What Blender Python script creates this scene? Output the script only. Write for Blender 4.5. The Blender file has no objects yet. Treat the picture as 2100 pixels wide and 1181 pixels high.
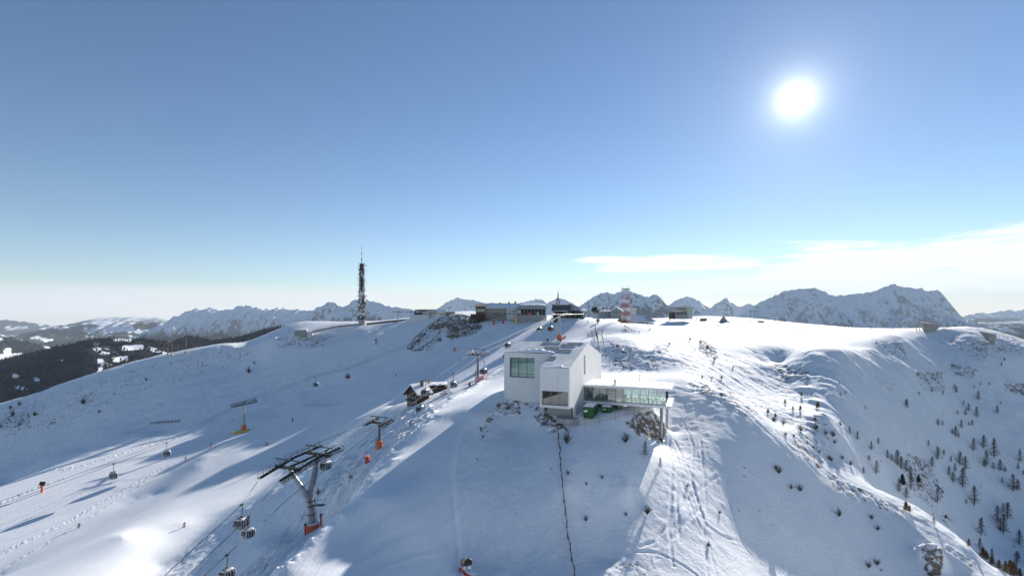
import bpy, bmesh, math, random, zlib, base64
import numpy as np
from mathutils import Vector, Matrix, Quaternion

C = bpy.context.scene.collection
SC = bpy.context.scene
RAD = math.radians

# ------------------------------------------------------------------ camera
cam_d = bpy.data.cameras.new('camera')
cam = bpy.data.objects.new('camera', cam_d); C.objects.link(cam)
cam_d.sensor_width = 36.0; cam_d.lens = 36.0 * 1000 / 2100
cam_d.shift_y = 49.5 / 2100
cam_d.clip_start = 0.5; cam_d.clip_end = 200000
cam.location = (0, 0, 0); cam.rotation_euler = (RAD(90), 0, 0)
SC.camera = cam

# ------------------------------------------------------------------ light
SUN_EL, SUN_AZ = 20.7, 30.2          # degrees above the horizon, clockwise from +Y
sun_dir = Vector((math.sin(RAD(SUN_AZ)) * math.cos(RAD(SUN_EL)), math.cos(RAD(SUN_AZ)) * math.cos(RAD(SUN_EL)), math.sin(RAD(SUN_EL))))
sd = bpy.data.lights.new('sun', 'SUN'); sd.energy = 3.5; sd.angle = RAD(0.53); sd.color = (1.0, 0.95, 0.88)
so = bpy.data.objects.new('sun', sd); C.objects.link(so)
so.rotation_euler = sun_dir.to_track_quat('Z', 'Y').to_euler()
so.location = sun_dir * 200
SC.view_settings.view_transform = 'Standard'; SC.view_settings.look = 'None'
SC.view_settings.gamma = 1; SC.view_settings.exposure = 1.12
SC.cycles.max_bounces = 6; SC.cycles.diffuse_bounces = 4; SC.cycles.volume_bounces = 0
SC.cycles.transparent_max_bounces = 8

# ------------------------------------------------------------------ node helper
class NT:
    def __init__(s, tree): s.t = tree; s.n = tree.nodes; s.l = tree.links
    def new(s, typ, **kw):
        n = s.n.new(typ)
        for k, v in kw.items(): setattr(n, k, v)
        return n
    def put(s, sock, v):
        if isinstance(v, bpy.types.NodeSocket): s.l.new(v, sock)
        else: sock.default_value = v
    def math(s, op, a, b=None, c=None, clamp=False):
        n = s.new('ShaderNodeMath', operation=op, use_clamp=clamp); s.put(n.inputs[0], a)
        if b is not None: s.put(n.inputs[1], b)
        if c is not None: s.put(n.inputs[2], c)
        return n.outputs[0]
    def ramp(s, v, a, b, c=0.0, d=1.0, smooth=True):
        n = s.new('ShaderNodeMapRange'); n.interpolation_type = 'SMOOTHSTEP' if smooth else 'LINEAR'
        s.put(n.inputs[0], v)
        for i, q in enumerate((a, b, c, d)): s.put(n.inputs[i + 1], q)
        return n.outputs[0]
    def mix(s, f, a, b, mode='MIX'):
        n = s.new('ShaderNodeMix', data_type='RGBA', blend_type=mode)
        s.put(n.inputs[0], f); s.put(n.inputs[6], a); s.put(n.inputs[7], b)
        return n.outputs[2]
    def noise(s, vec, scale, detail=4, rough=.55, dist=0.0):
        n = s.new('ShaderNodeTexNoise'); n.inputs['Scale'].default_value = scale; n.inputs['Detail'].default_value = detail
        n.inputs['Roughness'].default_value = rough; n.inputs['Distortion'].default_value = dist
        if vec is not None: s.l.new(vec, n.inputs['Vector'])
        return n.outputs[0]
    def comb(s, x, y, z):
        n = s.new('ShaderNodeCombineXYZ'); s.put(n.inputs[0], x); s.put(n.inputs[1], y); s.put(n.inputs[2], z); return n.outputs[0]
    def scale(s, vec, v):
        n = s.new('ShaderNodeMapping'); s.l.new(vec, n.inputs[0]); n.inputs['Scale'].default_value = v; return n.outputs[0]

# ------------------------------------------------------------------ sky
W = bpy.data.worlds.new('World'); SC.world = W; W.use_nodes = True
w = NT(W.node_tree); w.n.clear()
sky = w.new('ShaderNodeTexSky', sky_type='NISHITA'); sky.sun_disc = False
sky.sun_elevation = RAD(SUN_EL); sky.sun_rotation = RAD(SUN_AZ)
sky.altitude = 2300; sky.air_density = 1.0; sky.dust_density = 0.12; sky.ozone_density = 1.0
geo = w.new('ShaderNodeTexCoord')
sep = w.new('ShaderNodeSeparateXYZ'); w.l.new(geo.outputs['Generated'], sep.inputs[0])
dx, dy, dz = sep.outputs
az = w.math('ARCTAN2', dx, dy)                         # compass bearing, radians from +Y
hor = w.math('SQRT', w.math('ADD', w.math('MULTIPLY', dx, dx), w.math('MULTIPLY', dy, dy)))
el = w.math('ARCTAN2', dz, hor)                        # elevation, radians
# cirrus sheets: noise stretched along the bearing, faded in over bands of elevation
def band(v, lo, lo2, hi2, hi): return w.math('MULTIPLY', w.ramp(v, lo, lo2), w.ramp(v, hi2, hi, 1.0, 0.0))
cv = w.comb(w.math('MULTIPLY', az, 4.0), w.math('MULTIPLY', el, 42.0), 3.7)
n1 = w.noise(cv, 1.0, 6, .6, .6)
cv2 = w.comb(w.math('MULTIPLY', az, 9.0), w.math('MULTIPLY', el, 70.0), 1.3)
n2 = w.noise(cv2, 1.0, 5, .6, .8)
nn = w.math('ADD', w.math('MULTIPLY', n1, .7), w.math('MULTIPLY', n2, .3))
slant = w.math('ADD', el, w.math('MULTIPLY', az, -.012))
right = w.math('MULTIPLY', w.ramp(az, .38, .54), band(slant, .006, .036, .092, .140))
streak = w.math('MULTIPLY', band(az, .06, .22, .50, .62), band(slant, .066, .080, .100, .116))
low = w.math('MULTIPLY', w.ramp(az, -.05, -.35, .62, 1.0), band(slant, -.05, -.01, .028, .062))
lowr = w.math('MULTIPLY', w.ramp(az, .2, .6), band(slant, -.05, -.01, .02, .05))
cover = w.math('MAXIMUM', w.math('MULTIPLY', right, 1.0), w.math('MULTIPLY', streak, .9))
d1 = w.ramp(w.math('ADD', w.math('MULTIPLY', cover, .80), w.math('MULTIPLY', w.math('SUBTRACT', nn, .53), 3.6)), .22, .62)
d1 = w.math('MULTIPLY', d1, w.ramp(cover, 0.0, .35))
d2 = w.math('MULTIPLY', w.math('MAXIMUM', low, w.math('MULTIPLY', lowr, .7)), w.ramp(nn, .25, .62, .55, .95))
dens = w.math('MAXIMUM', w.math('MULTIPLY', d1, .84), d2, clamp=True)
# the visible sun: its disc and the aureole of bright air round it
dt = w.new('ShaderNodeVectorMath', operation='DOT_PRODUCT'); w.l.new(geo.outputs['Generated'], dt.inputs[0]); dt.inputs[1].default_value = sun_dir
ang = w.math('ARCCOSINE', w.math('MINIMUM', dt.outputs['Value'], 1.0))
disc = w.ramp(ang, RAD(.6), RAD(1.4), 60.0, 0.0)
aur = w.math('MULTIPLY', w.math('POWER', 2.718, w.math('MULTIPLY', ang, -14.0)), 2.2)
aur2 = w.math('MULTIPLY', w.math('POWER', 2.718, w.math('MULTIPLY', ang, -60.0)), 20.0)
sunlight = w.math('ADD', disc, w.math('ADD', aur, aur2))
hs = w.new('ShaderNodeHueSaturation'); w.l.new(sky.outputs[0], hs.inputs['Color']); hs.inputs['Saturation'].default_value = 1.12; hs.inputs['Value'].default_value = 1.0
skyc = w.mix(dens, hs.outputs[0], (9.4, 9.4, 9.4, 1))
gl = w.mix(1.0, (1, .97, .93, 1), w.comb(sunlight, sunlight, sunlight), 'MULTIPLY')
total = w.mix(1.0, skyc, gl, 'ADD')
bg = w.new('ShaderNodeBackground'); w.l.new(total, bg.inputs[0]); bg.inputs[1].default_value = 0.060
wo = w.new('ShaderNodeOutputWorld'); w.l.new(bg.outputs[0], wo.inputs[0])

# ------------------------------------------------------------------ picking points of the place
def at(u, v, Y):                     # a point Y metres ahead, seen at photo pixel (u, v)
    return Vector(((u - 1050) / 1000 * Y, Y, (640 - v) / 1000 * Y))

# ------------------------------------------------------------------ noise on numpy grids
def vnoise(x, y, seed=0):
    xi = np.floor(x).astype(np.int64); yi = np.floor(y).astype(np.int64); fx = x - xi; fy = y - yi
    fx = fx * fx * fx * (fx * (fx * 6 - 15) + 10); fy = fy * fy * fy * (fy * (fy * 6 - 15) + 10)
    def h(i, j):
        n = (i * 374761393 + j * 668265263 + seed * 974634777) & 0xFFFFFFFF
        n = ((n ^ (n >> 13)) * 1274126177) & 0xFFFFFFFF
        return ((n ^ (n >> 16)) & 0xFFFFFF) / 8388608.0 - 1.0
    a, b, c, d = h(xi, yi), h(xi + 1, yi), h(xi, yi + 1), h(xi + 1, yi + 1)
    return (a + (b - a) * fx) * (1 - fy) + (c + (d - c) * fx) * fy
def fbm(x, y, seed=0, octv=4, gain=.5, ridged=False):
    o = 0; g = 1.0
    for k in range(octv):
        n = vnoise(x * 2 ** k + 17.3 * k, y * 2 ** k - 9.1 * k, seed + k)
        o = o + g * ((1 - 2 * np.abs(n)) if ridged else n); g *= gain
    return o
def sstep(a, b, x):
    t = np.clip((x - a) / (b - a), 0, 1); return t * t * (3 - 2 * t)
def in_poly(p, u, v):
    r = np.zeros(u.shape, bool)
    for (x1, y1), (x2, y2) in zip(p, p[1:] + p[:1]):
        if y1 != y2: r ^= ((y1 > v) != (y2 > v)) & (u < (x2 - x1) * (v - y1) / (y2 - y1) + x1)
    return r
def pts(s): return [tuple(float(t) for t in q.split(',')) for q in s.split()]
def soft_poly(p, u, v, w):           # 1 inside, falling to 0 over w pixels
    p = pts(p) if isinstance(p, str) else p
    dmin = np.full(u.shape, 1e9)
    for (x1, y1), (x2, y2) in zip(p, p[1:] + p[:1]):
        L2 = (x2 - x1) ** 2 + (y2 - y1) ** 2 + 1e-9
        t = np.clip(((u - x1) * (x2 - x1) + (v - y1) * (y2 - y1)) / L2, 0, 1)
        dmin = np.minimum(dmin, (u - x1 - t * (x2 - x1)) ** 2 + (v - y1 - t * (y2 - y1)) ** 2)
    dmin = np.sqrt(dmin); ins = in_poly(p, u, v)
    return np.where(ins, 1.0, np.clip(1 - dmin / w, 0, 1))

# ------------------------------------------------------------------ relief of the mountain top
# A height field on a fan of bearings x distances, fitted to survey points (pixel u, v and metres ahead) and to
# which slopes face away from the sun (SH) and which catch it (everywhere else)
DEBUG = False
F=1000.;V0=640.;U0=1050.
d=np.array([.503,.8643]); T=.377
CP=[l for l in '''
1200 657 300;1100 656 300;1000 656 300;943 648 300;900 655 300;1310 668 270;1283 668 270;1400 657 330;1440 648 350;1560 654 340;1650 684 235;1700 668 310;1500 690 220;1480 668 290;1860 677 280;1925 672 260;1980 672 250;2040 690 240;2100 712 230;1750 690 225;1850 692 220
1600 714 190;1750 714 192;1500 712 180;1420 705 185;1800 716 195;1300 690 190;1250 675 220;1345 715 165;1300 763 140;1362 762 138;1230 690 200;1250 775 125;1400 775 128;1440 760 140;1290 772 130
1034 815 102;1107 830 98;1150 860 91.5;1200 862 91;1250 855 92;1300 845 97;1335 833 100;1170 884 87;1150 905 84;1215 846 98;1260 843 98;1215 840 103;1260 836 104;1110 845 94;1060 835 99;1230 872 89.5;1290 852 94;1358 907 95;1367 882 102.6;1290 905 86;1297 880 91
1287 1005 74;1250 1150 65;1400 950 88;1400 1050 75;1400 1150 66;1462 900 97;1440 820 112;1300 1181 62;1181 1181 61.5;1060 1181 61;957 1165 62;1150 1000 73;1050 950 80;1050 880 93;950 1000 73
978 850 93.6;910 905 85;827 967 76.5;892 850 97;940 815 135;805 937 80.5;743 1019 65;850 1050 66;700 1090 59.5;640 1160 53.5;682 1098 59;578 1200 51;1035 760 165;990 785 155
865 825 190;825 835 186;800 800 218;700 860 200;900 770 228;1000 720 240;1045 697 255;980 783 160;1147 696 226;1100 690 245
498 888 215;547 910 190;600 960 165;378 1075 130;250 1100 120;0 1181 122;0 1000 212;0 966 228;168 917 232;330 886 235;450 866 230;572 852 228;675 832 228;775 787 236;862 757 242
0 835 290;110 792 310;210 760 320;330 730 325;470 708 325;560 692 325;613 680 330;706 671 335;742 664 340;803 660 330;850 652 320;775 690 300
500 1050 125;600 1100 103;450 1150 104;640 1104 94;645 1110 82;660 1112 66;636 1130 63;690 1082 69;722 1044 74;620 1150 63;762 998 81;600 1172 60;620 1112 92;660 1088 92;665 1092 80;720 980 105;640 1000 120;775 920 113;400 1181 100
1480 800 130;1600 870 120;1700 950 108;1695 853 124;1810 1012 105;1849 1040 102;1897 1066 99;1939 1094 96.5;1995 1130 93.5;2068 1181 90;1849 1066 111;1939 1118 105;1995 1154 102;2068 1205 98
1600 745 180;1575 750 165;1839 877 152;1877 1020 126;2000 1000 160;2080 1150 140;1950 800 200;2100 800 210;2100 900 185
600 740 430;300 800 420;0 900 400;900 690 450;1200 690 450;1450 690 450;1700 720 420;2000 760 380;-300 900 340;-300 1150 200;2400 850 250;2400 1000 160'''.replace('\n',';').split(';') if l.strip()]
CP=np.array([[float(t) for t in l.split()] for l in CP])
def P(s): return np.array([[float(t) for t in q.split(',')] for q in s.split()])
SH=[P(s) for s in '''0,840 110,792 210,760 330,730 400,718 470,712 560,692 613,682 650,684 706,672 735,673 751,685 775,688 803,686 835,672 893,656 943,649 974,653 988,667 1031,661 1043,664 1075,672 1045,697 1025,712 968,727 942,736 904,757 871,771 890,757 917,735 862,757 812,772 775,787 725,812 675,832 600,846 572,852 612,826 525,851 450,866 330,886 250,906 168,917 56,949 0,966 -60,990 -60,860
207,917 180,930 90,958 0,998 0,985 80,945 150,928
250,1035 330,1010 400,965 425,930 500,897 440,912 380,945 300,1000
314,1169 372,1133 414,1091 448,1057 525,1010 643,917 668,891 693,870 745,855 802,828 830,840 870,845 888,856 805,928 743,1007 682,1080 578,1181 400,1181 490,1082 437,1110 381,1147
1435,797 1462,802 1500,832 1575,903 1611,923 1670,965 1715,1007 1793,1021 1827,1040 1855,1066 1880,1088 1934,1116 1995,1152 2006,1181 1656,1181 1631,1169 1575,1141 1551,1122 1526,1099 1509,1102 1501,1068 1491,1029 1481,996 1470,962 1470,884 1459,850
1575,712 1640,722 1705,722 1762,724 1797,721 1792,708 1815,701 1850,697 1900,686 1932,680 2000,690 2050,705 2160,730 2160,1181 2068,1181 1995,1130 1939,1094 1897,1066 1849,1040 1810,1012 1793,996 1771,973 1749,934 1732,911 1754,900 1721,870 1695,850 1662,817 1625,792 1575,752 1555,730
1236,672 1290,676 1240,690 1262,706 1300,716 1338,722 1348,742 1362,761 1297,763 1262,751 1242,716
1070,700 1127,658 1150,650 1195,668 1160,680 1130,702'''.split('\n')]
LIT=[P(s) for s in '''1830,707 1860,735 1905,762 1930,777 1880,765 1850,740
1855,698 1920,725 1980,760 1940,740 1880,716'''.split('\n')]
BRIGHT=[P('-60,1000 168,930 340,900 450,880 560,865 640,862 640,915 525,1008 414,1093 314,1175 300,1200 -60,1200'),P('1035,770 990,790 892,856 805,935 743,1012 682,1086 590,1181 650,1181 682,1147 721,1057 757,1032 805,987 855,942 928,892 967,856 1034,800')]
CAST=[P('1034,784 918,860 906,868 967,856 928,892 855,942 805,987 757,1032 721,1057 794,1035 682,1147 645,1181 945,1181 1220,1181 1230,1150 1250,1145 1295,1055 1288,1000 1288,905 1297,875 1345,840 1395,810 1395,760 1240,760 1240,700 1034,700'),
 P('790,790 910,790 910,840 790,840'),
 P('-60,990 0,964 168,915 330,884 450,864 572,850 675,830 775,785 862,755 862,728 775,754 675,798 572,818 450,832 330,852 168,881 0,926 -60,950')]
def inpoly(p,u,v):
    r=np.zeros(u.shape,bool);n=len(p)
    for i in range(n):
        x1,y1=p[i];x2,y2=p[(i+1)%n]
        if y1==y2: continue
        c=((y1>v)!=(y2>v))&(u<(x2-x1)*(v-y1)/(y2-y1)+x1)
        r^=c
    return r
def label(u,v):
    l=np.full(u.shape,-1)
    for p in SH: l[inpoly(p,u,v)]=1
    for p in LIT: l[inpoly(p,u,v)]=-1
    for p in CAST: l[inpoly(p,u,v)]=0
    l[(u<-60)|(u>2160)|(v>1190)]=0
    return l
def grid(h):
    a=np.arange(-1.5,1.5+1e-6,h); L=np.arange(np.log(15),np.log(700),h)
    return a,L
def solve(h,z0=None,iters=12,wh=2.0,cgit=400):
    a,L=grid(h);A,LL=np.meshgrid(a,L);Y=np.exp(LL);na=len(a);nl=len(L)
    # control points bilinear
    ca=(CP[:,0]-U0)/F;cL=np.log(CP[:,2]);cz=-(CP[:,1]-V0)/F*CP[:,2]
    fi=(ca-a[0])/h;fj=(cL-L[0])/h;i0=np.floor(fi).astype(int);j0=np.floor(fj).astype(int);i0=np.clip(i0,0,na-2)
    fx=fi-i0;fy=fj-j0
    idx=np.stack([j0*na+i0,j0*na+i0+1,(j0+1)*na+i0,(j0+1)*na+i0+1],1)
    wt=np.stack([(1-fx)*(1-fy),fx*(1-fy),(1-fx)*fy,fx*fy],1)
    cw=20.0/CP[:,2]*.02/h   # weight per cp on z/Y
    c1=(d[0]-d[1]*A)/Y; c2=d[1]/Y
    def gd(z): 
        ga=np.zeros_like(z);ga[:,1:-1]=(z[:,2:]-z[:,:-2])/(2*h)
        gl=np.zeros_like(z);gl[1:-1]=(z[2:]-z[:-2])/(2*h)
        return c1*ga+c2*gl
    def gdT(r):
        o=np.zeros_like(r);q=c1*r/(2*h)
        o[:,2:]+=q[:,1:-1];o[:,:-2]-=q[:,1:-1]
        q=c2*r/(2*h)
        o[2:]+=q[1:-1];o[:-2]-=q[1:-1]
        return o
    ws=(.25*.02/h)*(.02/h)   # smoothness on second diff / Y / h
    iY=1/Y
    def sm(z):
        o=np.zeros_like(z)
        r=(z[:,2:]-2*z[:,1:-1]+z[:,:-2])*iY[:,1:-1]**2
        o[:,2:]+=r;o[:,:-2]+=r;o[:,1:-1]-=2*r
        r=(z[2:]-2*z[1:-1]+z[:-2])*iY[1:-1]**2
        o[2:]+=r;o[:-2]+=r;o[1:-1]-=2*r
        r=(z[1:,1:]-z[1:,:-1]-z[:-1,1:]+z[:-1,:-1])*iY[1:,1:]**2*2
        o[1:,1:]+=r;o[1:,:-1]-=r;o[:-1,1:]-=r;o[:-1,:-1]+=r
        return o
    def cpA(zf): return (zf.ravel()[idx]*wt).sum(1)
    def cpAT(r):
        o=np.zeros(na*nl);np.add.at(o,idx.ravel(),(wt*r[:,None]).ravel());return o.reshape(nl,na)
    z=z0 if z0 is not None else np.full((nl,na),-25.)
    S=15.0*(.02/h)**2
    def samp(zz,x,y):
        f1=np.clip((x/y-a[0])/h,0,na-1.001);f2=np.clip((np.log(y)-L[0])/h,0,nl-1.001)
        i1=f1.astype(int);j1=f2.astype(int);s1=f1-i1;s2=f2-j1
        ix=np.stack([j1*na+i1,j1*na+i1+1,(j1+1)*na+i1,(j1+1)*na+i1+1],1)
        wx=np.stack([(1-s1)*(1-s2),s1*(1-s2),(1-s1)*s2,s1*s2],1)
        return (zz.ravel()[ix]*wx).sum(1),ix,wx
    pair_w=1.3*h/.02
    pi=np.zeros(0,int);qi=np.zeros((0,4),int);qw=np.zeros((0,4));ptgt=np.zeros(0);pw=np.zeros(0)
    def pr(zf): zr=zf.ravel(); return (zr[qi]*qw).sum(1)-zr[pi]
    def prT(r):
        o=np.zeros(na*nl);np.add.at(o,qi.ravel(),(qw*r[:,None]).ravel());np.add.at(o,pi,-r);return o.reshape(nl,na)
    mask=np.zeros((nl,na));tgt=np.zeros((nl,na))
    hw=wh*h*h/.0004*.02
    ysc=Y  # precondition: z = Y*q
    for it in range(iters):
        def op(q):
            zz=q*ysc
            o=S*sm(zz)*1.0+cpAT(cw**2*cpA(zz))+prT(pw**2*pr(zz))+gdT(hw*mask*gd(zz))
            return o*ysc
        b=(cpAT(cw**2*cz)+prT(pw**2*ptgt)+gdT(hw*mask*tgt))*ysc
        q=z/ysc;r=b-op(q);p=r.copy();rs=(r*r).sum()
        for k in range(cgit):
            Ap=op(p);al=rs/(p*Ap).sum();q=q+al*p;r=r-al*Ap;rn=(r*r).sum()
            if rn<1e-9*(b*b).sum(): break
            p=r+rn/rs*p;rs=rn
        z=q*ysc
        u=U0+F*A;v=V0-F*z/Y
        el=z/Y;cm=np.maximum.accumulate(el,0);vis=el>=np.vstack([np.full((1,na),-9),cm[:-1]])-.003
        l=label(u,v);l[~vis]=0; l[Y>500]=0; 
        # sky/outside
        g=gd(z);m=np.where(u>1400,.06,.01);ml=np.full(z.shape,.15)
        for p in BRIGHT: ml[inpoly(p,u,v)]=.25
        sj,si=np.nonzero((l==1)&(Y<420));sx=(A*Y)[sj,si];sy=Y[sj,si];sz=z[sj,si];ex=np.full(len(sj),-9.)
        for s in np.geomspace(3,260,34): ex=np.maximum(ex,samp(z,sx+d[0]*s,sy+d[1]*s)[0]-sz-T*s)
        shaded=np.zeros(z.shape,bool);shaded[sj,si]=ex>1.2        # already in the shadow of higher ground
        bad=((l==1)&(g<T+m)&~shaded)|((l==-1)&(g>T-ml))
        mask=bad.astype(float)
        tgt=np.where(l==1,T+m,T-ml)
        # keep satisfied near-threshold active softly
        strict=((l==1)&(g<T))|((l==-1)&(g>T))
        tot=(l!=0).sum()
        # ground that catches the sun must not lie in the shadow of higher ground: pairs (lit node, what blocks it)
        jj,ii=np.nonzero((l==-1)&(Y<320)); px=(A*Y)[jj,ii];py=Y[jj,ii];pz=z[jj,ii]
        best=np.full(len(jj),-9.);bs=np.zeros(len(jj))
        for s in np.geomspace(3,260,34):
            qx=px+d[0]*s;qy=py+d[1]*s
            ex=samp(z,qx,qy)[0]-pz-T*s
            k_=ex>best;best[k_]=ex[k_];bs[k_]=s
        k_=np.nonzero(best>-np.clip(.005*bs,.02,.6))[0]
        pi=jj[k_]*na+ii[k_];_,qi,qw=samp(z,px[k_]+d[0]*bs[k_],py[k_]+d[1]*bs[k_])
        ptgt=T*bs[k_]-np.clip(.006*bs[k_],.03,.8); pw=pair_w/bs[k_]
        err=cpA(z)-cz

    return a,L,z,err
def up(a,L,z,h2):
    a2,L2=grid(h2)
    t=np.stack([np.interp(a2,a,r) for r in z]);return np.stack([np.interp(L2,L,t[:,k]) for k in range(t.shape[1])],1)

RA, RL, RZ, _e = solve(.06, iters=14, cgit=700)
RA, RL, RZ, _e = solve(.03, up(RA, RL, RZ, .03), iters=12, cgit=400)
RA, RL, RZ, _e = solve(.02, up(RA, RL, RZ, .02), iters=6, cgit=300)
RA, RL, RZ, _e = solve(.0125, up(RA, RL, RZ, .0125), iters=5, cgit=250)
def bic(p0, p1, p2, p3, t):
    return .5 * (2 * p1 + (p2 - p0) * t + (2 * p0 - 5 * p1 + 4 * p2 - p3) * t * t + (3 * p1 - p0 - 3 * p2 + p3) * t ** 3)
def resample(m, fi, axis):
    n = m.shape[axis]; i = np.clip(np.floor(fi).astype(int), 0, n - 2); t = np.clip(fi - i, 0, 1)
    g = lambda k: np.take(m, np.clip(i + k, 0, n - 1), axis)
    t = t[:, None] if axis == 0 else t[None, :]
    return bic(g(-1), g(0), g(1), g(2), t)
ga = np.concatenate([np.linspace(-1.45, -1.10, 30)[:-1], np.linspace(-1.10, 1.10, 950), np.linspace(1.10, 1.45, 30)[1:]])
gl_ = np.concatenate([np.linspace(math.log(18), math.log(52), 40)[:-1], np.linspace(math.log(52), math.log(130), 330)[:-1],
                      np.linspace(math.log(130), math.log(350), 260)[:-1], np.linspace(math.log(350), math.log(690), 60)])
HZ = resample(resample(RZ / np.exp(RL)[:, None], (gl_ - RL[0]) / .0125, 0), (ga - RA[0]) / .0125, 1)
GA, GL = np.meshgrid(ga, gl_); GY = np.exp(GL); GX = GA * GY; GZ = HZ * GY
GU = 1050 + 1000 * GA; GV = 640 - 1000 * HZ
def _cell(x, y):
    a = x / y; L = math.log(y)
    i = int(np.clip(np.searchsorted(ga, a) - 1, 0, len(ga) - 2)); j = int(np.clip(np.searchsorted(gl_, L) - 1, 0, len(gl_) - 2))
    return i, j, (a - ga[i]) / (ga[i + 1] - ga[i]), (L - gl_[j]) / (gl_[j + 1] - gl_[j])
def height(x, y):                    # snow height under a point
    i, j, s, t = _cell(x, y)
    z = lambda jj, ii: GZ[jj, ii]
    return float((z(j, i) * (1 - s) + z(j, i + 1) * s) * (1 - t) + (z(j + 1, i) * (1 - s) + z(j + 1, i + 1) * s) * t)
def ground(u, v, far=False):         # the snow surface seen at photo pixel (u, v)
    a = (u - 1050) / 1000
    i = int(np.clip(np.searchsorted(ga, a) - 1, 0, len(ga) - 2)); s = (a - ga[i]) / (ga[i + 1] - ga[i])
    prof = (GZ[:, i] * (1 - s) + GZ[:, i + 1] * s) / GY[:, 0]
    el = (640 - v) / 1000
    k = np.nonzero(prof >= el)[0]
    if len(k) == 0: j = int(np.argmax(prof[40:])) + 40; Y = float(GY[j, 0])
    else:
        j = int(k[0])
        if j == 0: Y = float(GY[0, 0])
        else:
            t = (el - prof[j - 1]) / (prof[j] - prof[j - 1]); Y = math.exp(gl_[j - 1] + t * (gl_[j] - gl_[j - 1]))
    x = a * Y
    return Vector((x, Y, height(x, Y)))
# --- finer relief: drifts, wind ridges, piste edges, ski tracks, rocks
def world_line(s): return [ground(u, v) for u, v in pts(s)]
def line_dist(P_, wmax):             # distance of every grid vertex to a world polyline, only where closer than wmax
    o = np.full(GX.shape, 1e3)
    for a, b in zip(P_, P_[1:]):
        x0, x1 = sorted((a.x, b.x)); y0, y1 = sorted((a.y, b.y))
        sel = np.nonzero((GX > x0 - wmax) & (GX < x1 + wmax) & (GY > y0 - wmax) & (GY < y1 + wmax))
        if not len(sel[0]): continue
        px, py = GX[sel], GY[sel]; ex, ey = b.x - a.x, b.y - a.y
        t = np.clip(((px - a.x) * ex + (py - a.y) * ey) / (ex * ex + ey * ey + 1e-9), 0, 1)
        o[sel] = np.minimum(o[sel], np.hypot(px - a.x - t * ex, py - a.y - t * ey))
    return o
BERM = '1035,762 990,786 940,817 892,851 850,893 805,929 775,967 743,1008 712,1044 682,1081 640,1121 605,1155 578,1181'
edge = line_dist(world_line(BERM), 8)
EDGE2 = '968,856 945,885 930,930 926,980 930,1030 936,1090 941,1140 948,1181'
edge2 = line_dist(world_line(EDGE2), 5)
PISTE = ['-60,1000 168,935 340,905 450,885 525,868 600,866 675,850 812,790 917,750 1029,718 1030,705 1090,660 1200,655 1215,700 1035,762 892,850 800,835 745,860 643,925 525,1012 414,1095 314,1175 300,1260 -60,1260',
         '1035,764 990,788 892,853 805,931 743,1010 682,1083 578,1185 560,1260 945,1260 948,1181 926,980 930,925 968,856 1034,800',
         '1200,655 1400,650 1560,656 1890,684 1830,700 1700,712 1560,700 1400,694 1330,672 1215,668',
         '1240,772 1300,764 1400,762 1440,768 1400,778 1290,780 1245,778']
groomed = np.zeros(GX.shape)
for p in PISTE: groomed = np.maximum(groomed, soft_poly(p, GU, GV, 14))
rough = 1 - groomed
dist_fade = np.clip(GY / 60, .6, 2.2) * np.where(GY > 280, .45, 1)
N1 = fbm(GX / 11, GY / 11, 3, 4); N2 = fbm(GX / 2.6, GY / 2.6, 11, 3)
al = (GX - GY) * .7071; ac = (GX + GY) * .7071
wind = fbm(ac / 3.4 + .5 * N1, al / 15, 23, 4, .55, True)
streak_zone = soft_poly('1345,690 1440,700 1560,720 1575,752 1625,792 1700,854 1754,900 1740,920 1670,955 1575,900 1500,828 1435,795 1400,795 1345,740', GU, GV, 26)
plateau = soft_poly('1200,655 1440,640 1900,680 1850,705 1700,716 1500,716 1420,700 1230,672', GU, GV, 12)
calm = np.clip(1 - plateau, 0.12, 1) * (1 - .8 * np.exp(-((GX - 18) ** 2 + (GY - 100) ** 2) / 300))
DZ = rough * calm * (1 - .55 * soft_poly('1450,850 1500,840 1600,925 1715,1010 1850,1075 1990,1160 1990,1181 1640,1181 1520,1100 1480,980', GU, GV, 10)) * (.115 * N1 * dist_fade + .035 * N2 * dist_fade + .03 * fbm(GX / 1.1, GY / 1.1, 13, 3, .6) * dist_fade)
DZ += streak_zone * rough * (.07 * wind + .085 * fbm(ac / 1.0, al / 4.5, 31, 4, .6) + .06 * fbm(GX / .9, GY / .9, 37, 3, .6))
gully = fbm(ac / 9, al / 50, 41, 3, .5, True)
right_face = soft_poly('1560,720 1800,722 1930,680 2150,720 2250,1260 2060,1260 1800,1015 1690,850', GU, GV, 10)
DZ += right_face * (.30 * gully + .16 * N1 * dist_fade)
left_face = soft_poly('-80,850 110,800 330,736 600,690 700,680 800,700 700,800 450,860 168,910 -80,970', GU, GV, 20)
wl_ = fbm((GX * .6 - GY * .8) / 6, (GX * .8 + GY * .6) / 26, 51, 4, .55, True)
DZ += left_face * .35 * wl_
# piste: long faint tracks down the fall line
pf = fbm((GX * .85 - GY * .53) / 1.1, (GX * .53 + GY * .85) / 22, 61, 3)
DZ += groomed * calm * (.035 * pf * dist_fade + .06 * fbm(GX / 22, GY / 22, 71, 2)) * np.where(plateau > .5, .4, 1)
lump = np.clip(fbm(GX / 1.3, GY / 1.3, 81, 3), -1, 1)
DZ += (.30 + .25 * lump) * np.exp(-(edge / .9) ** 2) + .75 * np.exp(-(edge / 2.8) ** 2) + .5 * lump * np.exp(-(edge / 2.6) ** 2) * (groomed < .5)
DZ += .22 * np.exp(-(edge2 / .35) ** 2)
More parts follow.
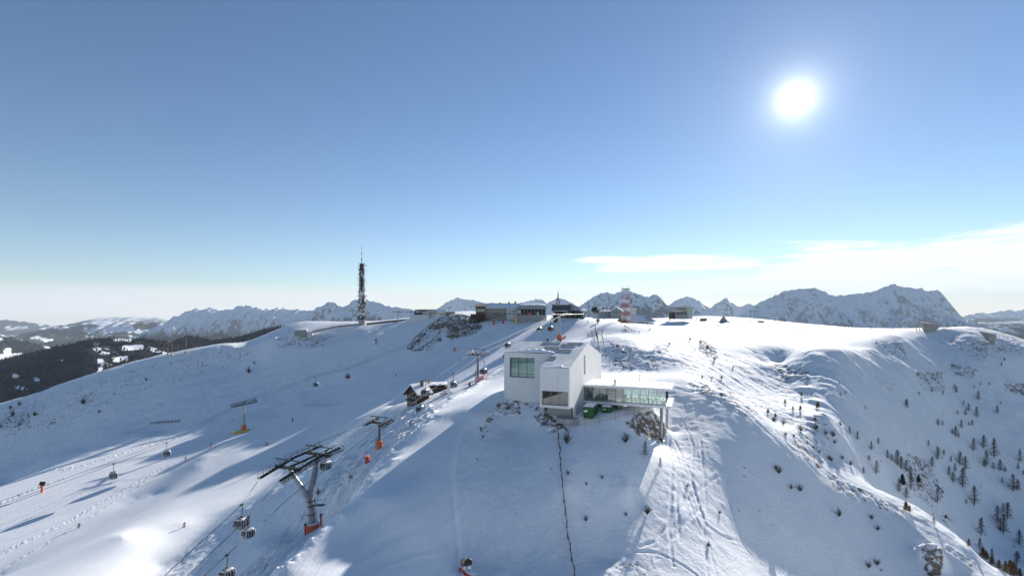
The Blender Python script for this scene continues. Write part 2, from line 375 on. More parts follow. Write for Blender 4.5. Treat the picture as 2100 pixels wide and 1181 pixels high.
# churned snow under the lift line and beside the left piste
churn = soft_poly('560,1181 640,1110 700,1050 760,970 830,905 890,852 880,835 820,850 760,900 690,960 600,1080 500,1181', GU, GV, 10)
cs_ = fbm((GX * .89 - GY * .45) / 1.2, (GX * .45 + GY * .89) / 5, 91, 4, .6)
DZ += churn * .55 * cs_
for s, wd_, amp in (('0,1135 130,1075 215,1028 330,962 355,946', .9, .11), ('0,1170 100,1112 200,1050 300,985', .6, .07), ('0,1032 80,998 150,975', .9, .2), ('0,990 150,960 300,915 420,880 520,862', 2.6, .16)):
    dl = line_dist(world_line(s), 9); DZ += amp * np.exp(-(dl / wd_) ** 2) * (.4 + 1.1 * np.clip(fbm(GX / .5, GY / .5, 97, 3), -1, 1))
# ski and foot tracks in the lit snow below the wing
for s in ('1372,890 1378,950 1376,1010 1372,1090 1380,1160', '1385,930 1400,990 1425,1060 1452,1110 1470,1181', '1400,860 1422,915 1418,985 1440,1060 1452,1181',
          '1470,975 1440,1000 1405,1030 1380,1065 1340,1112 1310,1122', '1440,1040 1400,1080 1365,1120 1345,1150', '1445,1075 1480,1100 1520,1112 1575,1150 1600,1181',
          '1495,1030 1512,1085 1525,1120 1560,1160', '1320,855 1360,880 1385,905 1400,935', '1300,1130 1350,1135 1400,1160 1430,1181', '1436,900 1445,990 1450,1060', '1410,955 1425,1010 1450,1085',
          '1390,960 1388,1040 1395,1110', '945,950 1000,1010 1030,1080 1050,1181', '1040,930 1065,1000 1090,1060 1100,1130', '955,1010 985,1060 1010,1110'):
    dl = line_dist(world_line(s), 2.5); q = 1 if max(p[0] for p in pts(s)) > 1200 else .45
    DZ += q * (-.14 * np.exp(-(dl / .20) ** 2) + .06 * np.exp(-((dl - .42) / .2) ** 2)) * (.7 + .6 * lump)
tr = soft_poly('1365,870 1410,850 1475,960 1500,1060 1470,1100 1380,1140 1365,1000', GU, GV, 20)
DZ += tr * .05 * lump
# --- bare ground: where the wind has left earth, grass and rock
def earth(*polys, w=12):
    o = np.zeros(GX.shape)
    for p, k in polys: o = np.maximum(o, k * soft_poly(p, GU, GV, w))
    return o
EARTH = earth(('1285,868 1312,850 1338,846 1352,858 1366,884 1352,908 1330,896 1305,884', 1.0), w=9)
EARTH = np.maximum(EARTH, earth(('1020,826 1040,820 1062,826 1070,848 1042,850 1015,855 1000,862 1008,842', .85), ('1095,852 1120,846 1150,866 1165,882 1130,884 1104,866', .9), ('1060,822 1106,828 1106,840 1085,832', .8), ('1090,826 1112,842 1096,840', .8), ('985,875 1008,862 1004,880 988,900', .6), w=6))
EARTH = np.maximum(EARTH, earth(('905,652 945,648 975,656 988,668 985,678 950,690 925,695 915,690 920,675 880,677 890,662', .92), ('842,720 868,690 890,672 915,672 905,695 880,718', .55), ('838,716 880,672 884,674 842,718', .9), w=6))
EARTH = np.maximum(EARTH, earth(('1440,700 1462,712 1470,735 1450,730 1436,712', .75), ('1340,712 1370,716 1362,724 1342,720', .6), ('1420,788 1450,792 1470,805 1455,812 1425,800', .6), ('1465,790 1510,812 1560,850 1530,850 1490,826', .55), ('1255,705 1340,722 1350,760 1290,756 1262,740', .55), ('1380,700 1440,700 1580,800 1700,880 1740,930 1640,920 1500,830 1400,790', .42), w=14))
EARTH = np.maximum(EARTH, earth(('1575,745 1640,760 1660,775 1600,790', .55), ('1640,755 1656,760 1656,780 1642,776', .75), ('1790,700 1850,706 1858,735 1840,728 1810,706', .6), ('1880,765 1930,770 1935,800 1895,800', .72), ('1785,740 1835,790 1830,815 1800,780', .5),
    ('1950,745 2000,760 1995,775 1950,765', .6), ('1940,690 2030,700 2060,720 2000,740 1960,712', .55), ('2060,780 2100,790 2100,815 2065,800', .62), ('1990,660 2100,700 2100,730 2040,712', .5), ('1860,930 1900,950 1935,1010 1920,1040 1880,1010 1860,965', .62), ('1910,1040 1960,1070 1950,1080 1915,1062', .55), ('1700,860 2100,800 2100,1181 2060,1181 1900,1060 1780,960', .34), w=14))
EARTH = np.maximum(EARTH, earth(('1628,905 1690,945 1680,960 1640,935', .6), ('1690,965 1770,1005 1850,1050 1860,1072 1790,1035 1720,1010', .6), ('1940,1118 2000,1150 1990,1165 1940,1130', .55), ('1892,1136 1915,1128 1935,1150 1930,1176 1905,1178 1890,1155', .85), ('1235,1165 1300,1150 1330,1170 1320,1181 1240,1181', .5), w=9))
EARTH = np.maximum(EARTH, earth(('-20,860 120,800 330,745 470,720 520,720 480,745 300,800 150,860 -20,900', .46), ('560,698 680,690 640,712 600,705 572,712 610,700', .6), ('590,700 640,698 660,708 615,712', .62), ('0,860 60,850 60,870 0,880', .6), ('960,900 1010,880 1020,930 980,960', .34), ('940,880 1160,880 1160,1181 950,1181', .22), ('1170,900 1290,890 1290,1140 1180,1181', .26), ('695,985 720,970 735,975 700,1000', .5), ('1300,890 1460,870 1480,1000 1440,1181 1260,1181', .27), ('1480,900 1900,1120 1900,1181 1500,1050', .3), w=20))
EARTH = np.where(EARTH < .72, np.minimum(EARTH * 1.22, .72), EARTH)
DZ += np.where(EARTH > .5, (EARTH - .5) * 1.1, 0) * fbm(GX / 1.1, GY / 1.1, 101, 4, .6) * np.clip(GY / 130, .35, 1.5)
boulder = ground(1912, 1150); bd = np.hypot(GX - boulder.x, GY - boulder.y); DZ += 2.6 * np.exp(-(bd / 2.2) ** 4) * (1 + .25 * N2)
bd = ground(945, 665); bdd = np.hypot((GX - bd.x) / 26, (GY - bd.y) / 14); DZ += .7 * np.exp(-bdd ** 4) * (1 + .5 * N2)
# terraces that buildings stand on stay as surveyed
GZ = GZ + DZ
GZ = GZ - np.clip((GY - 380) / 300, 0, 1) ** 1.5 * 260

def grid_mesh(name, X, Y, Z, mat, attrs=None, smooth=True):
    nl, na = X.shape
    me = bpy.data.meshes.new(name)
    co = np.stack([X, Y, Z], -1).reshape(-1, 3).astype(np.float32)
    me.vertices.add(len(co)); me.vertices.foreach_set('co', co.ravel())
    k = (np.arange(nl - 1)[:, None] * na + np.arange(na - 1)[None, :]).ravel()
    f = np.stack([k, k + 1, k + na + 1, k + na], 1).astype(np.int32)
    me.loops.add(f.size); me.loops.foreach_set('vertex_index', f.ravel())
    me.polygons.add(len(f)); me.polygons.foreach_set('loop_start', np.arange(0, f.size, 4, dtype=np.int32))
    me.polygons.foreach_set('use_smooth', np.full(len(f), smooth))
    for an, arr in (attrs or {}).items():
        at_ = me.attributes.new(an, 'FLOAT', 'POINT'); at_.data.foreach_set('value', arr.ravel().astype(np.float32))
    me.update(calc_edges=True); me.validate()
    me.materials.append(mat)
    o = bpy.data.objects.new(name, me); C.objects.link(o); o['kind'] = 'structure'
    return o
def material(name):
    m = bpy.data.materials.new(name); m.use_nodes = True; t = NT(m.node_tree); b = t.n['Principled BSDF']; return m, t, b
def attr(t, name): n = t.new('ShaderNodeAttribute', attribute_name=name); return n.outputs['Fac']

# ------------------------------------------------------------------ mesh building
class MB:
    def __init__(s): s.v = []; s.f = []; s.m = []; s.mi = 0
    def face(s, ps):
        n = len(s.v); s.v += [tuple(p) for p in ps]; s.f.append(tuple(range(n, n + len(ps)))); s.m.append(s.mi); return s
    def hexa(s, b, t):                       # bottom ring b, top ring t (same count, counter-clockwise from above)
        n = len(s.v); k = len(b); s.v += [tuple(p) for p in b] + [tuple(p) for p in t]
        s.f.append(tuple(range(n + k - 1, n - 1, -1))); s.f.append(tuple(range(n + k, n + 2 * k)))
        for i in range(k):
            j = (i + 1) % k; s.f.append((n + i, n + j, n + k + j, n + k + i))
        s.m += [s.mi] * (k + 2); return s
    def box(s, c, size, M=None):
        x, y, z = (q / 2 for q in size); c = Vector(c)
        P8 = [Vector((sx * x, sy * y, sz * z)) for sz in (-1, 1) for sx, sy in ((-1, -1), (1, -1), (1, 1), (-1, 1))]
        P8 = [c + (M @ p if M else p) for p in P8]
        return s.hexa(P8[:4], P8[4:])
    def span(s, lo, hi): return s.box([(a + b) / 2 for a, b in zip(lo, hi)], [abs(b - a) for a, b in zip(lo, hi)])
    def tube(s, a, b, r1, r2=None, n=8, cap=True):
        a, b = Vector(a), Vector(b); r2 = r1 if r2 is None else r2
        dd = (b - a); ax = dd.normalized() if dd.length > 1e-9 else Vector((0, 0, 1))
        u = ax.orthogonal().normalized(); w_ = ax.cross(u)
        k = len(s.v)
        for p, r in ((a, r1), (b, r2)):
            for i in range(n):
                q = 2 * math.pi * (i + .5) / n; s.v.append(tuple(p + (u * math.cos(q) + w_ * math.sin(q)) * r))
        for i in range(n):
            j = (i + 1) % n; s.f.append((k + i, k + j, k + n + j, k + n + i)); s.m.append(s.mi)
        if cap:
            s.f.append(tuple(range(k + n - 1, k - 1, -1))); s.f.append(tuple(range(k + n, k + 2 * n))); s.m += [s.mi] * 2
        return s
    def path(s, P_, r, n=6):
        for a, b in zip(P_, P_[1:]): s.tube(a, b, r, n=n)
        return s
    def bar(s, a, b, w_, h_, up_=Vector((0, 0, 1))):   # a rectangular bar from a to b
        a, b = Vector(a), Vector(b); ax = (b - a).normalized()
        sd_ = ax.cross(up_)
        sd_ = sd_.normalized() if sd_.length > 1e-6 else Vector((1, 0, 0)); uu = sd_.cross(ax)
        q = lambda p: [p - sd_ * w_ / 2 - uu * h_ / 2, p + sd_ * w_ / 2 - uu * h_ / 2, p + sd_ * w_ / 2 + uu * h_ / 2, p - sd_ * w_ / 2 + uu * h_ / 2]
        return s.hexa(q(a), q(b))
    def lathe(s, prof, c=(0, 0, 0), n=12, M=None):
        c = Vector(c); k = len(s.v)
        for r, z in prof:
            for i in range(n):
                q = 2 * math.pi * i / n; p = Vector((r * math.cos(q), r * math.sin(q), z)); s.v.append(tuple(c + (M @ p if M else p)))
        for j in range(len(prof) - 1):
            for i in range(n):
                i2 = (i + 1) % n; s.f.append((k + j * n + i, k + j * n + i2, k + (j + 1) * n + i2, k + (j + 1) * n + i)); s.m.append(s.mi)
        s.f.append(tuple(range(k + n - 1, k - 1, -1))); e = k + (len(prof) - 1) * n; s.f.append(tuple(range(e, e + n))); s.m += [s.mi] * 2
        return s
    def build(s, name, mat, parent=None, bevel=0, smooth=False, loc=None):
        me = bpy.data.meshes.new(name); me.from_pydata(s.v, [], s.f)
        mats = mat if isinstance(mat, (list, tuple)) else [mat]
        for m in mats: me.materials.append(m)
        if len(mats) > 1: me.polygons.foreach_set('material_index', s.m)
        bm = bmesh.new(); bm.from_mesh(me)
        if bevel:
            bmesh.ops.remove_doubles(bm, verts=bm.verts, dist=1e-4)
            bmesh.ops.bevel(bm, geom=[e for e in bm.edges if e.calc_face_angle(0) > .6], offset=bevel, segments=1, affect='EDGES', clamp_overlap=True)
        bmesh.ops.recalc_face_normals(bm, faces=bm.faces)
        bm.to_mesh(me); bm.free()
        if smooth: me.polygons.foreach_set('use_smooth', [True] * len(me.polygons))
        o = bpy.data.objects.new(name, me); C.objects.link(o)
        if parent is not None: o.parent = parent
        if loc is not None: o.location = loc
        return o
def tag(o, label, cat, group=None):
    o['label'] = label; o['category'] = cat
    if group: o['group'] = group
    return o
def thing(name, label, cat, loc=(0, 0, 0), rotz=0, group=None):
    o = bpy.data.objects.new(name, None); C.objects.link(o); o.location = loc; o.rotation_euler = (0, 0, rotz); o.empty_display_size = .1
    return tag(o, label, cat, group)
def dup(root, loc, rotz=None, label=None, scale=None):
    def cp(o, parent):
        c = o.copy(); C.objects.link(c)
        if parent is not None: c.parent = parent
        for ch in o.children: cp(ch, c)
        return c
    r = cp(root, None); r.location = loc
    if rotz is not None: r.rotation_euler = (0, 0, rotz)
    if scale is not None: r.scale = (scale, scale, scale)
    if label: r['label'] = label
    return r

# ------------------------------------------------------------------ materials
def plain(name, col, rough=.6, metal=0.0, var=.12, scale=3.0, bump=0.0):
    m, t, b = material(name)
    tc = t.new('ShaderNodeTexCoord').outputs['Object']
    n = t.noise(tc, scale, 5, .6)
    lo = tuple(max(0, q * (1 - var * 1.6)) for q in col) + (1,); hi = tuple(min(1, q * (1 + var)) for q in col) + (1,)
    t.put(b.inputs['Base Color'], t.mix(t.ramp(n, .3, .7), lo, hi))
    b.inputs['Roughness'].default_value = rough; b.inputs['Metallic'].default_value = metal
    if bump:
        bn = t.new('ShaderNodeBump'); bn.inputs['Strength'].default_value = .6; bn.inputs['Distance'].default_value = bump
        t.l.new(t.noise(tc, scale * 6, 4), bn.inputs['Height']); t.l.new(bn.outputs[0], b.inputs['Normal'])
    return m
def glass_mat(name, tint, trans=.5, rough=.03):
    m = bpy.data.materials.new(name); m.use_nodes = True; t = NT(m.node_tree); t.n.clear()
    tr = t.new('ShaderNodeBsdfTransparent'); tr.inputs[0].default_value = tint + (1,)
    gl = t.new('ShaderNodeBsdfGlossy'); gl.inputs['Roughness'].default_value = rough; gl.inputs[0].default_value = (.9, .95, .95, 1)
    fr = t.new('ShaderNodeFresnel'); fr.inputs[0].default_value = 1.5
    f = t.math('ADD', t.math('MULTIPLY', fr.outputs[0], 1.2), 1 - trans, clamp=True)
    mx = t.new('ShaderNodeMixShader'); t.l.new(f, mx.inputs[0]); t.l.new(tr.outputs[0], mx.inputs[1]); t.l.new(gl.outputs[0], mx.inputs[2])
    o = t.new('ShaderNodeOutputMaterial'); t.l.new(mx.outputs[0], o.inputs[0])
    return m
M_ = {}
M_['plaster'] = plain('white_plaster', (.74, .735, .73), .8, var=.04, scale=.7, bump=.01)
M_['tile'] = None
M_['dark_metal'] = plain('dark_metal', (.055, .06, .06), .5, .5, .25, 2.0)
M_['green_metal'] = plain('dark_green_steel', (.045, .055, .045), .55, .3, .3, 2.0)
M_['galv'] = plain('galvanised_steel', (.42, .43, .44), .5, .55, .18, 1.2)
M_['white_paint'] = plain('white_paint', (.78, .78, .78), .5)
M_['concrete'] = plain('concrete', (.36, .35, .33), .85, var=.2, scale=1.5, bump=.02)
M_['wood'] = plain('dark_wood', (.075, .048, .034), .8, var=.3, scale=4)
M_['light_wood'] = plain('light_wood', (.36, .25, .14), .8, var=.25, scale=5)
M_['orange'] = plain('orange_padding', (.70, .17, .06), .7, var=.12)
M_['red'] = plain('red_paint', (.55, .06, .045), .5, var=.15)
M_['yellow'] = plain('yellow_padding', (.75, .47, .07), .6, var=.1)
M_['green'] = plain('green_paint', (.022, .125, .03), .5, var=.3, scale=1.2)
M_['snowcap'] = plain('snow_cap', (.86, .88, .90), .8, var=.03, scale=1.5, bump=.05)
M_['black'] = plain('black_rubber', (.018, .018, .02), .6)
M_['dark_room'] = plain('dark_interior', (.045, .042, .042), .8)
M_['stone_grey'] = plain('grey_render', (.30, .31, .32), .85, var=.15)
M_['glass_pale'] = glass_mat('pale_glass', (.62, .78, .74), .86)
M_['glass_dark'] = glass_mat('dark_glass', (.35, .38, .40), .90)
def tile_mat():
    m, t, b = material('white_roof_tiles')
    tc = t.new('ShaderNodeTexCoord').outputs['Object']
    br = t.new('ShaderNodeTexBrick'); t.l.new(tc, br.inputs[0]); br.inputs['Scale'].default_value = 1.0
    br.inputs['Brick Width'].default_value = .62; br.inputs['Row Height'].default_value = .42; br.inputs['Mortar Size'].default_value = .06
    br.inputs['Color1'].default_value = (.80, .81, .82, 1); br.inputs['Color2'].default_value = (.72, .735, .75, 1); br.inputs['Mortar'].default_value = (.33, .36, .40, 1)
    n = t.noise(tc, .35, 4)
    t.put(b.inputs['Base Color'], t.mix(t.ramp(n, .42, .62, 0, .6), br.outputs[0], (.85, .87, .89, 1)))
    b.inputs['Roughness'].default_value = .7
    return m
M_['tile'] = tile_mat()
def wall_tile_mat():
    m, t, b = material('white_tiled_wall')
    tc = t.new('ShaderNodeTexCoord').outputs['Object']; sp = t.new('ShaderNodeSeparateXYZ'); t.l.new(tc, sp.inputs[0])
    br = t.new('ShaderNodeTexBrick'); t.l.new(t.comb(t.math('ADD', sp.outputs[0], sp.outputs[1]), sp.outputs[2], 0.0), br.inputs[0]); br.inputs['Scale'].default_value = 1.0
    br.inputs['Brick Width'].default_value = .6; br.inputs['Row Height'].default_value = .3; br.inputs['Mortar Size'].default_value = .022
    br.inputs['Color1'].default_value = (.77, .76, .745, 1); br.inputs['Color2'].default_value = (.73, .72, .705, 1); br.inputs['Mortar'].default_value = (.62, .61, .60, 1)
    st = t.new('ShaderNodeMapping'); t.l.new(tc, st.inputs[0]); st.inputs['Scale'].default_value = (1.2, 1.2, .12)
    n = t.noise(st.outputs[0], 1.0, 5, .6)
    t.put(b.inputs['Base Color'], t.mix(t.ramp(n, .46, .72, 0, .45), br.outputs[0], (.55, .54, .53, 1)))
    b.inputs['Roughness'].default_value = .7
    return m
M_['plaster'] = wall_tile_mat()

# ------------------------------------------------------------------ snow-covered mountain top
def snow_material():
    m, t, b = material('snow')
    P_ = t.new('ShaderNodeNewGeometry').outputs['Position']
    na = t.noise(P_, .9, 6, .65); nb = t.noise(P_, .16, 4, .6); nc = t.noise(P_, 3.2, 4, .6)
    e = attr(t, 'earth')
    mixn = t.math('ADD', t.math('MULTIPLY', na, .6), t.math('ADD', t.math('MULTIPLY', nb, .3), t.math('MULTIPLY', nc, .25)))
    th = t.math('SUBTRACT', .81, t.math('MULTIPLY', e, .29))
    f = t.ramp(t.math('SUBTRACT', mixn, th), -.012, .03)
    f = t.math('MULTIPLY', f, t.ramp(e, .04, .18))
    soil = t.mix(t.ramp(nc, .35, .65), (.13, .098, .070, 1), (.32, .25, .18, 1))
    soil = t.mix(t.ramp(t.noise(P_, .05, 3), .55, .70), soil, (.12, .115, .11, 1))
    sn = t.mix(t.ramp(t.math('ADD', t.math('MULTIPLY', nb, .5), t.math('MULTIPLY', nc, .5)), .38, .62), (.845, .86, .88, 1), (.93, .935, .94, 1))
    t.put(b.inputs['Base Color'], t.mix(f, sn, soil))
    t.put(b.inputs['Roughness'], .8)
    b.inputs['Specular IOR Level'].default_value = .25
    g = attr(t, 'groomed')
    h_ = t.math('ADD', t.math('MULTIPLY', t.noise(P_, 1.6, 5, .62), .5), t.math('MULTIPLY', t.noise(P_, 7.0, 3, .6), .13))
    st_ = t.new('ShaderNodeMapping'); t.l.new(P_, st_.inputs[0]); st_.inputs['Rotation'].default_value = (0, 0, RAD(32)); st_.inputs['Scale'].default_value = (2.6, .10, 1)
    cord = t.noise(st_.outputs[0], 1.0, 4, .6)
    hh = t.mix(g, t.comb(h_, h_, h_), t.comb(t.math('ADD', t.math('MULTIPLY', cord, .16), t.math('MULTIPLY', h_, .22)), 0, 0))
    sp = t.new('ShaderNodeSeparateColor'); t.l.new(hh, sp.inputs[0])
    bn = t.new('ShaderNodeBump'); bn.inputs['Strength'].default_value = .8; bn.inputs['Distance'].default_value = .36
    t.l.new(t.math('ADD', sp.outputs[0], t.math('MULTIPLY', f, .35)), bn.inputs['Height']); t.l.new(bn.outputs[0], b.inputs['Normal'])
    return m
M_['snow'] = snow_material()
grid_mesh('snow_slope', GX, GY, GZ, M_['snow'], {'earth': EARTH, 'groomed': groomed})

# ------------------------------------------------------------------ valley floor, far mountains, wooded hills
def mountain_material(name, rock, snow_lo, tree, seed):
    m, t, b = material(name)
    g = t.new('ShaderNodeNewGeometry'); P_ = t.scale(g.outputs['Position'], (.001, .001, .001))
    off = t.new('ShaderNodeVectorMath', operation='ADD'); t.l.new(P_, off.inputs[0]); off.inputs[1].default_value = (seed, seed * 2.1, 0); P_ = off.outputs[0]
    sp = t.new('ShaderNodeSeparateXYZ'); t.l.new(g.outputs['Normal'], sp.inputs[0])
    spz = t.new('ShaderNodeSeparateXYZ'); t.l.new(g.outputs['Position'], spz.inputs[0])
    n1 = t.noise(P_, 4.0, 8, .7); st2 = t.new('ShaderNodeMapping'); t.l.new(P_, st2.inputs[0]); st2.inputs['Scale'].default_value = (26, 26, 8); n2 = t.noise(st2.outputs[0], 1.0, 6, .68, .5); n3 = t.noise(P_, 1.1, 4, .5)
    steep = t.math('ADD', sp.outputs[2], t.math('MULTIPLY', t.math('SUBTRACT', t.math('ADD', t.math('MULTIPLY', n1, .35), t.math('MULTIPLY', n2, .65)), .5), 1.8))
    rk = t.ramp(steep, .44, .64, 1.0, 0.0)
    c = t.mix(rk, (.86, .89, .92, 1), rock)
    if tree is not None:
        lo = t.math('ADD', spz.outputs[2], t.math('MULTIPLY', t.math('SUBTRACT', n1, .5), 420))
        tf = t.ramp(lo, tree + 60, tree - 60)
        tf = t.math('MULTIPLY', tf, t.ramp(t.math('ADD', n3, t.math('MULTIPLY', n2, .15)), .66, .62))
        c = t.mix(tf, c, t.mix(t.ramp(n2, .35, .65), (.030, .040, .036, 1), (.065, .075, .065, 1)))
    t.put(b.inputs['Base Color'], c); b.inputs['Roughness'].default_value = .9; b.inputs['Specular IOR Level'].default_value = .1
    return m
def mountain(name, sky, D, base, front, back, rough_, mat, seed, step=None, rim=.3, jag=1.0, power=.85):
    sky = pts(sky); step = step or D / 1000 * 2.2
    us = np.array([p[0] for p in sky]); vs = np.array([p[1] for p in sky])
    u = np.arange(us[0], us[-1], step / D * 1000); H = (640 - np.interp(u, us, vs)) / 1000 * D
    lam = D / 22
    H = H + jag * D / 1000 * 1.6 * fbm(u / 7.0, u * 0 + seed, seed, 4)
    ends = sstep(0, .06, (u - us[0]) / (us[-1] - us[0])) * sstep(0, .06, (us[-1] - u) / (us[-1] - us[0]))
    x0 = (u - 1050) / 1000 * D
    s = np.concatenate([-front * np.linspace(1, 0, 90) ** 1.5, back * np.linspace(0, 1, 40)[1:] ** 1.5])
    X, S = np.meshgrid(x0, s); Hc = np.broadcast_to(H, X.shape)
    r = np.where(S < 0, -S / front, S / back)
    hh = (Hc - base) * (1 - r ** power) + base
    warp = fbm(X / lam * .8, S / lam * .8, seed + 5, 3) * .7
    rid = fbm(X / lam + warp, S / (2.2 * lam) + seed, seed + 9, 6, .52, True)
    rid2 = fbm(X / lam * 3.1 + warp, S / lam * 1.6, seed + 19, 4, .5, True)
    amp = sstep(0, rim, r) * sstep(1.0, .55, r)
    Z = hh + amp * (Hc - base) * rough_ * (rid * .31 + rid2 * .12 - .72) + sstep(0, .05, r) * D / 1000 * .8 * (rid2 - .9)
    o = grid_mesh(name, X, D + S, Z, mat)
    return o
MR = mountain_material('dolomite_rock_and_snow', (.29, .285, .29, 1), 0, -470, 1.3)
MG = mountain_material('snow_mountain', (.14, .145, .15, 1), 0, -260, 4.7)
MP = mountain_material('pale_massif', (.44, .43, .43, 1), 0, -900, 8.2)
def plane_mat():
    m, t, b = material('valley_fields')
    P_ = t.scale(t.new('ShaderNodeNewGeometry').outputs['Position'], (.001, .001, .001))
    n = t.noise(P_, .55, 6, .6); n2 = t.noise(P_, 2.5, 4, .6)
    t.put(b.inputs['Base Color'], t.mix(t.ramp(t.math('ADD', n, t.math('MULTIPLY', n2, .4)), .66, .74), (.05, .06, .055, 1), (.75, .78, .82, 1))); b.inputs['Roughness'].default_value = .9
    return m
gx = np.linspace(-34000, 34000, 41); gy = np.linspace(-12000, 34000, 41); PX, PY = np.meshgrid(gx, gy)
grid_mesh('valley', PX, PY, np.full(PX.shape, -1150.0), plane_mat())
mountain('far_range', '-900,676 -600,668 -320,672 -120,660 -40,662 0,657 22,656 45,660 62,663 82,665 100,668 128,668 180,672 260,676', 22000, -1150, 7000, 5000, .5, MG, 3)
mountain('snow_hills', '-700,735 -400,725 -160,716 -40,700 60,688 110,672 150,664 185,656 205,653 232,651 258,650 285,650 305,652 322,651 345,656 370,660 420,668 500,680', 14000, -1150, 6500, 3500, .42, MG, 7, power=.95)
mountain('dolomite_range', '230,712 270,697 300,681 330,665 350,655 366,647 380,640 392,636 400,632 410,637 420,633 430,629 445,634 460,638 475,636 482,630 495,624 502,629 512,627 530,631 542,634 552,636 570,631 590,634 605,633 622,637 640,634 662,629 690,640 740,648 800,652', 11500, -1150, 4200, 3500, .95, MR, 11, jag=1.7)
mountain('near_dolomite_peaks', '540,712 575,690 595,672 612,660 628,650 642,640 655,629 668,622 678,619 686,621 695,629 705,629 714,624 724,617 736,613 748,612 758,617 772,621 790,626 810,630 835,634 862,639 900,644 930,652', 7600, -1000, 2600, 2500, .95, MR, 17, jag=1.2)
mountain('blue_dolomite_massif', '800,652 840,645 878,640 895,634 905,628 915,620 926,615 936,611 946,611 955,616 963,615 971,613 985,620 1000,623 1008,619 1020,625 1050,632 1090,640', 9500, -1100, 3000, 3000, .8, MR, 23)
mountain('distant_peaks', '1000,640 1060,625 1080,617 1100,614 1112,615 1122,622 1131,617 1145,611 1156,613 1167,618 1182,625 1210,632 1240,640', 10500, -1100, 3000, 3000, .5, MR, 29)
mountain('twin_snow_peaks', '1130,650 1165,640 1186,630 1200,620 1211,612 1224,606 1236,600 1246,599 1258,603 1268,600 1277,594 1284,592 1293,596 1308,603 1321,608 1332,607 1341,604 1349,606 1357,613 1366,624 1376,634 1390,642 1420,650', 6200, -1000, 2200, 2200, .85, MR, 31, jag=.9)
mountain('pyramid_peak', '1330,645 1370,626 1385,617 1397,611 1411,609 1426,613 1436,620 1448,627 1463,632 1500,642', 11000, -1100, 3200, 3000, .5, MG, 37)
mountain('pointed_peaks', '1420,648 1455,633 1466,625 1476,620 1482,615 1489,611 1497,618 1508,625 1521,629 1530,624 1537,622 1544,628 1552,623 1560,618 1575,622 1600,640', 9000, -1100, 2600, 2600, .55, MR, 41)
mountain('great_massif', '1490,660 1530,640 1548,628 1562,618 1578,611 1592,605 1605,599 1620,595 1640,592 1665,590 1680,594 1692,598 1700,604 1712,607 1735,606 1747,604 1760,602 1778,599 1795,597 1806,592 1815,588 1826,585 1835,583 1846,587 1858,588 1875,591 1892,592 1903,598 1912,595 1922,594 1930,599 1935,608 1938,617 1947,627 1956,636 1966,645 1980,655 2000,664 2030,675 2080,690', 6800, -1000, 2300, 2600, .55, MP, 43, rim=.4)
mountain('far_low_mountains', '1900,660 1960,652 1992,645 2012,642 2030,641 2046,639 2062,637 2082,637 2104,635 2160,640 2240,650', 21000, -1150, 7000, 5000, .5, MG, 47)
mountain('high_snowfields', '1890,690 1950,670 1990,663 2020,661 2060,660 2100,658 2180,664 2300,690', 9500, -1100, 4000, 2500, .3, MG, 53, power=1.1)
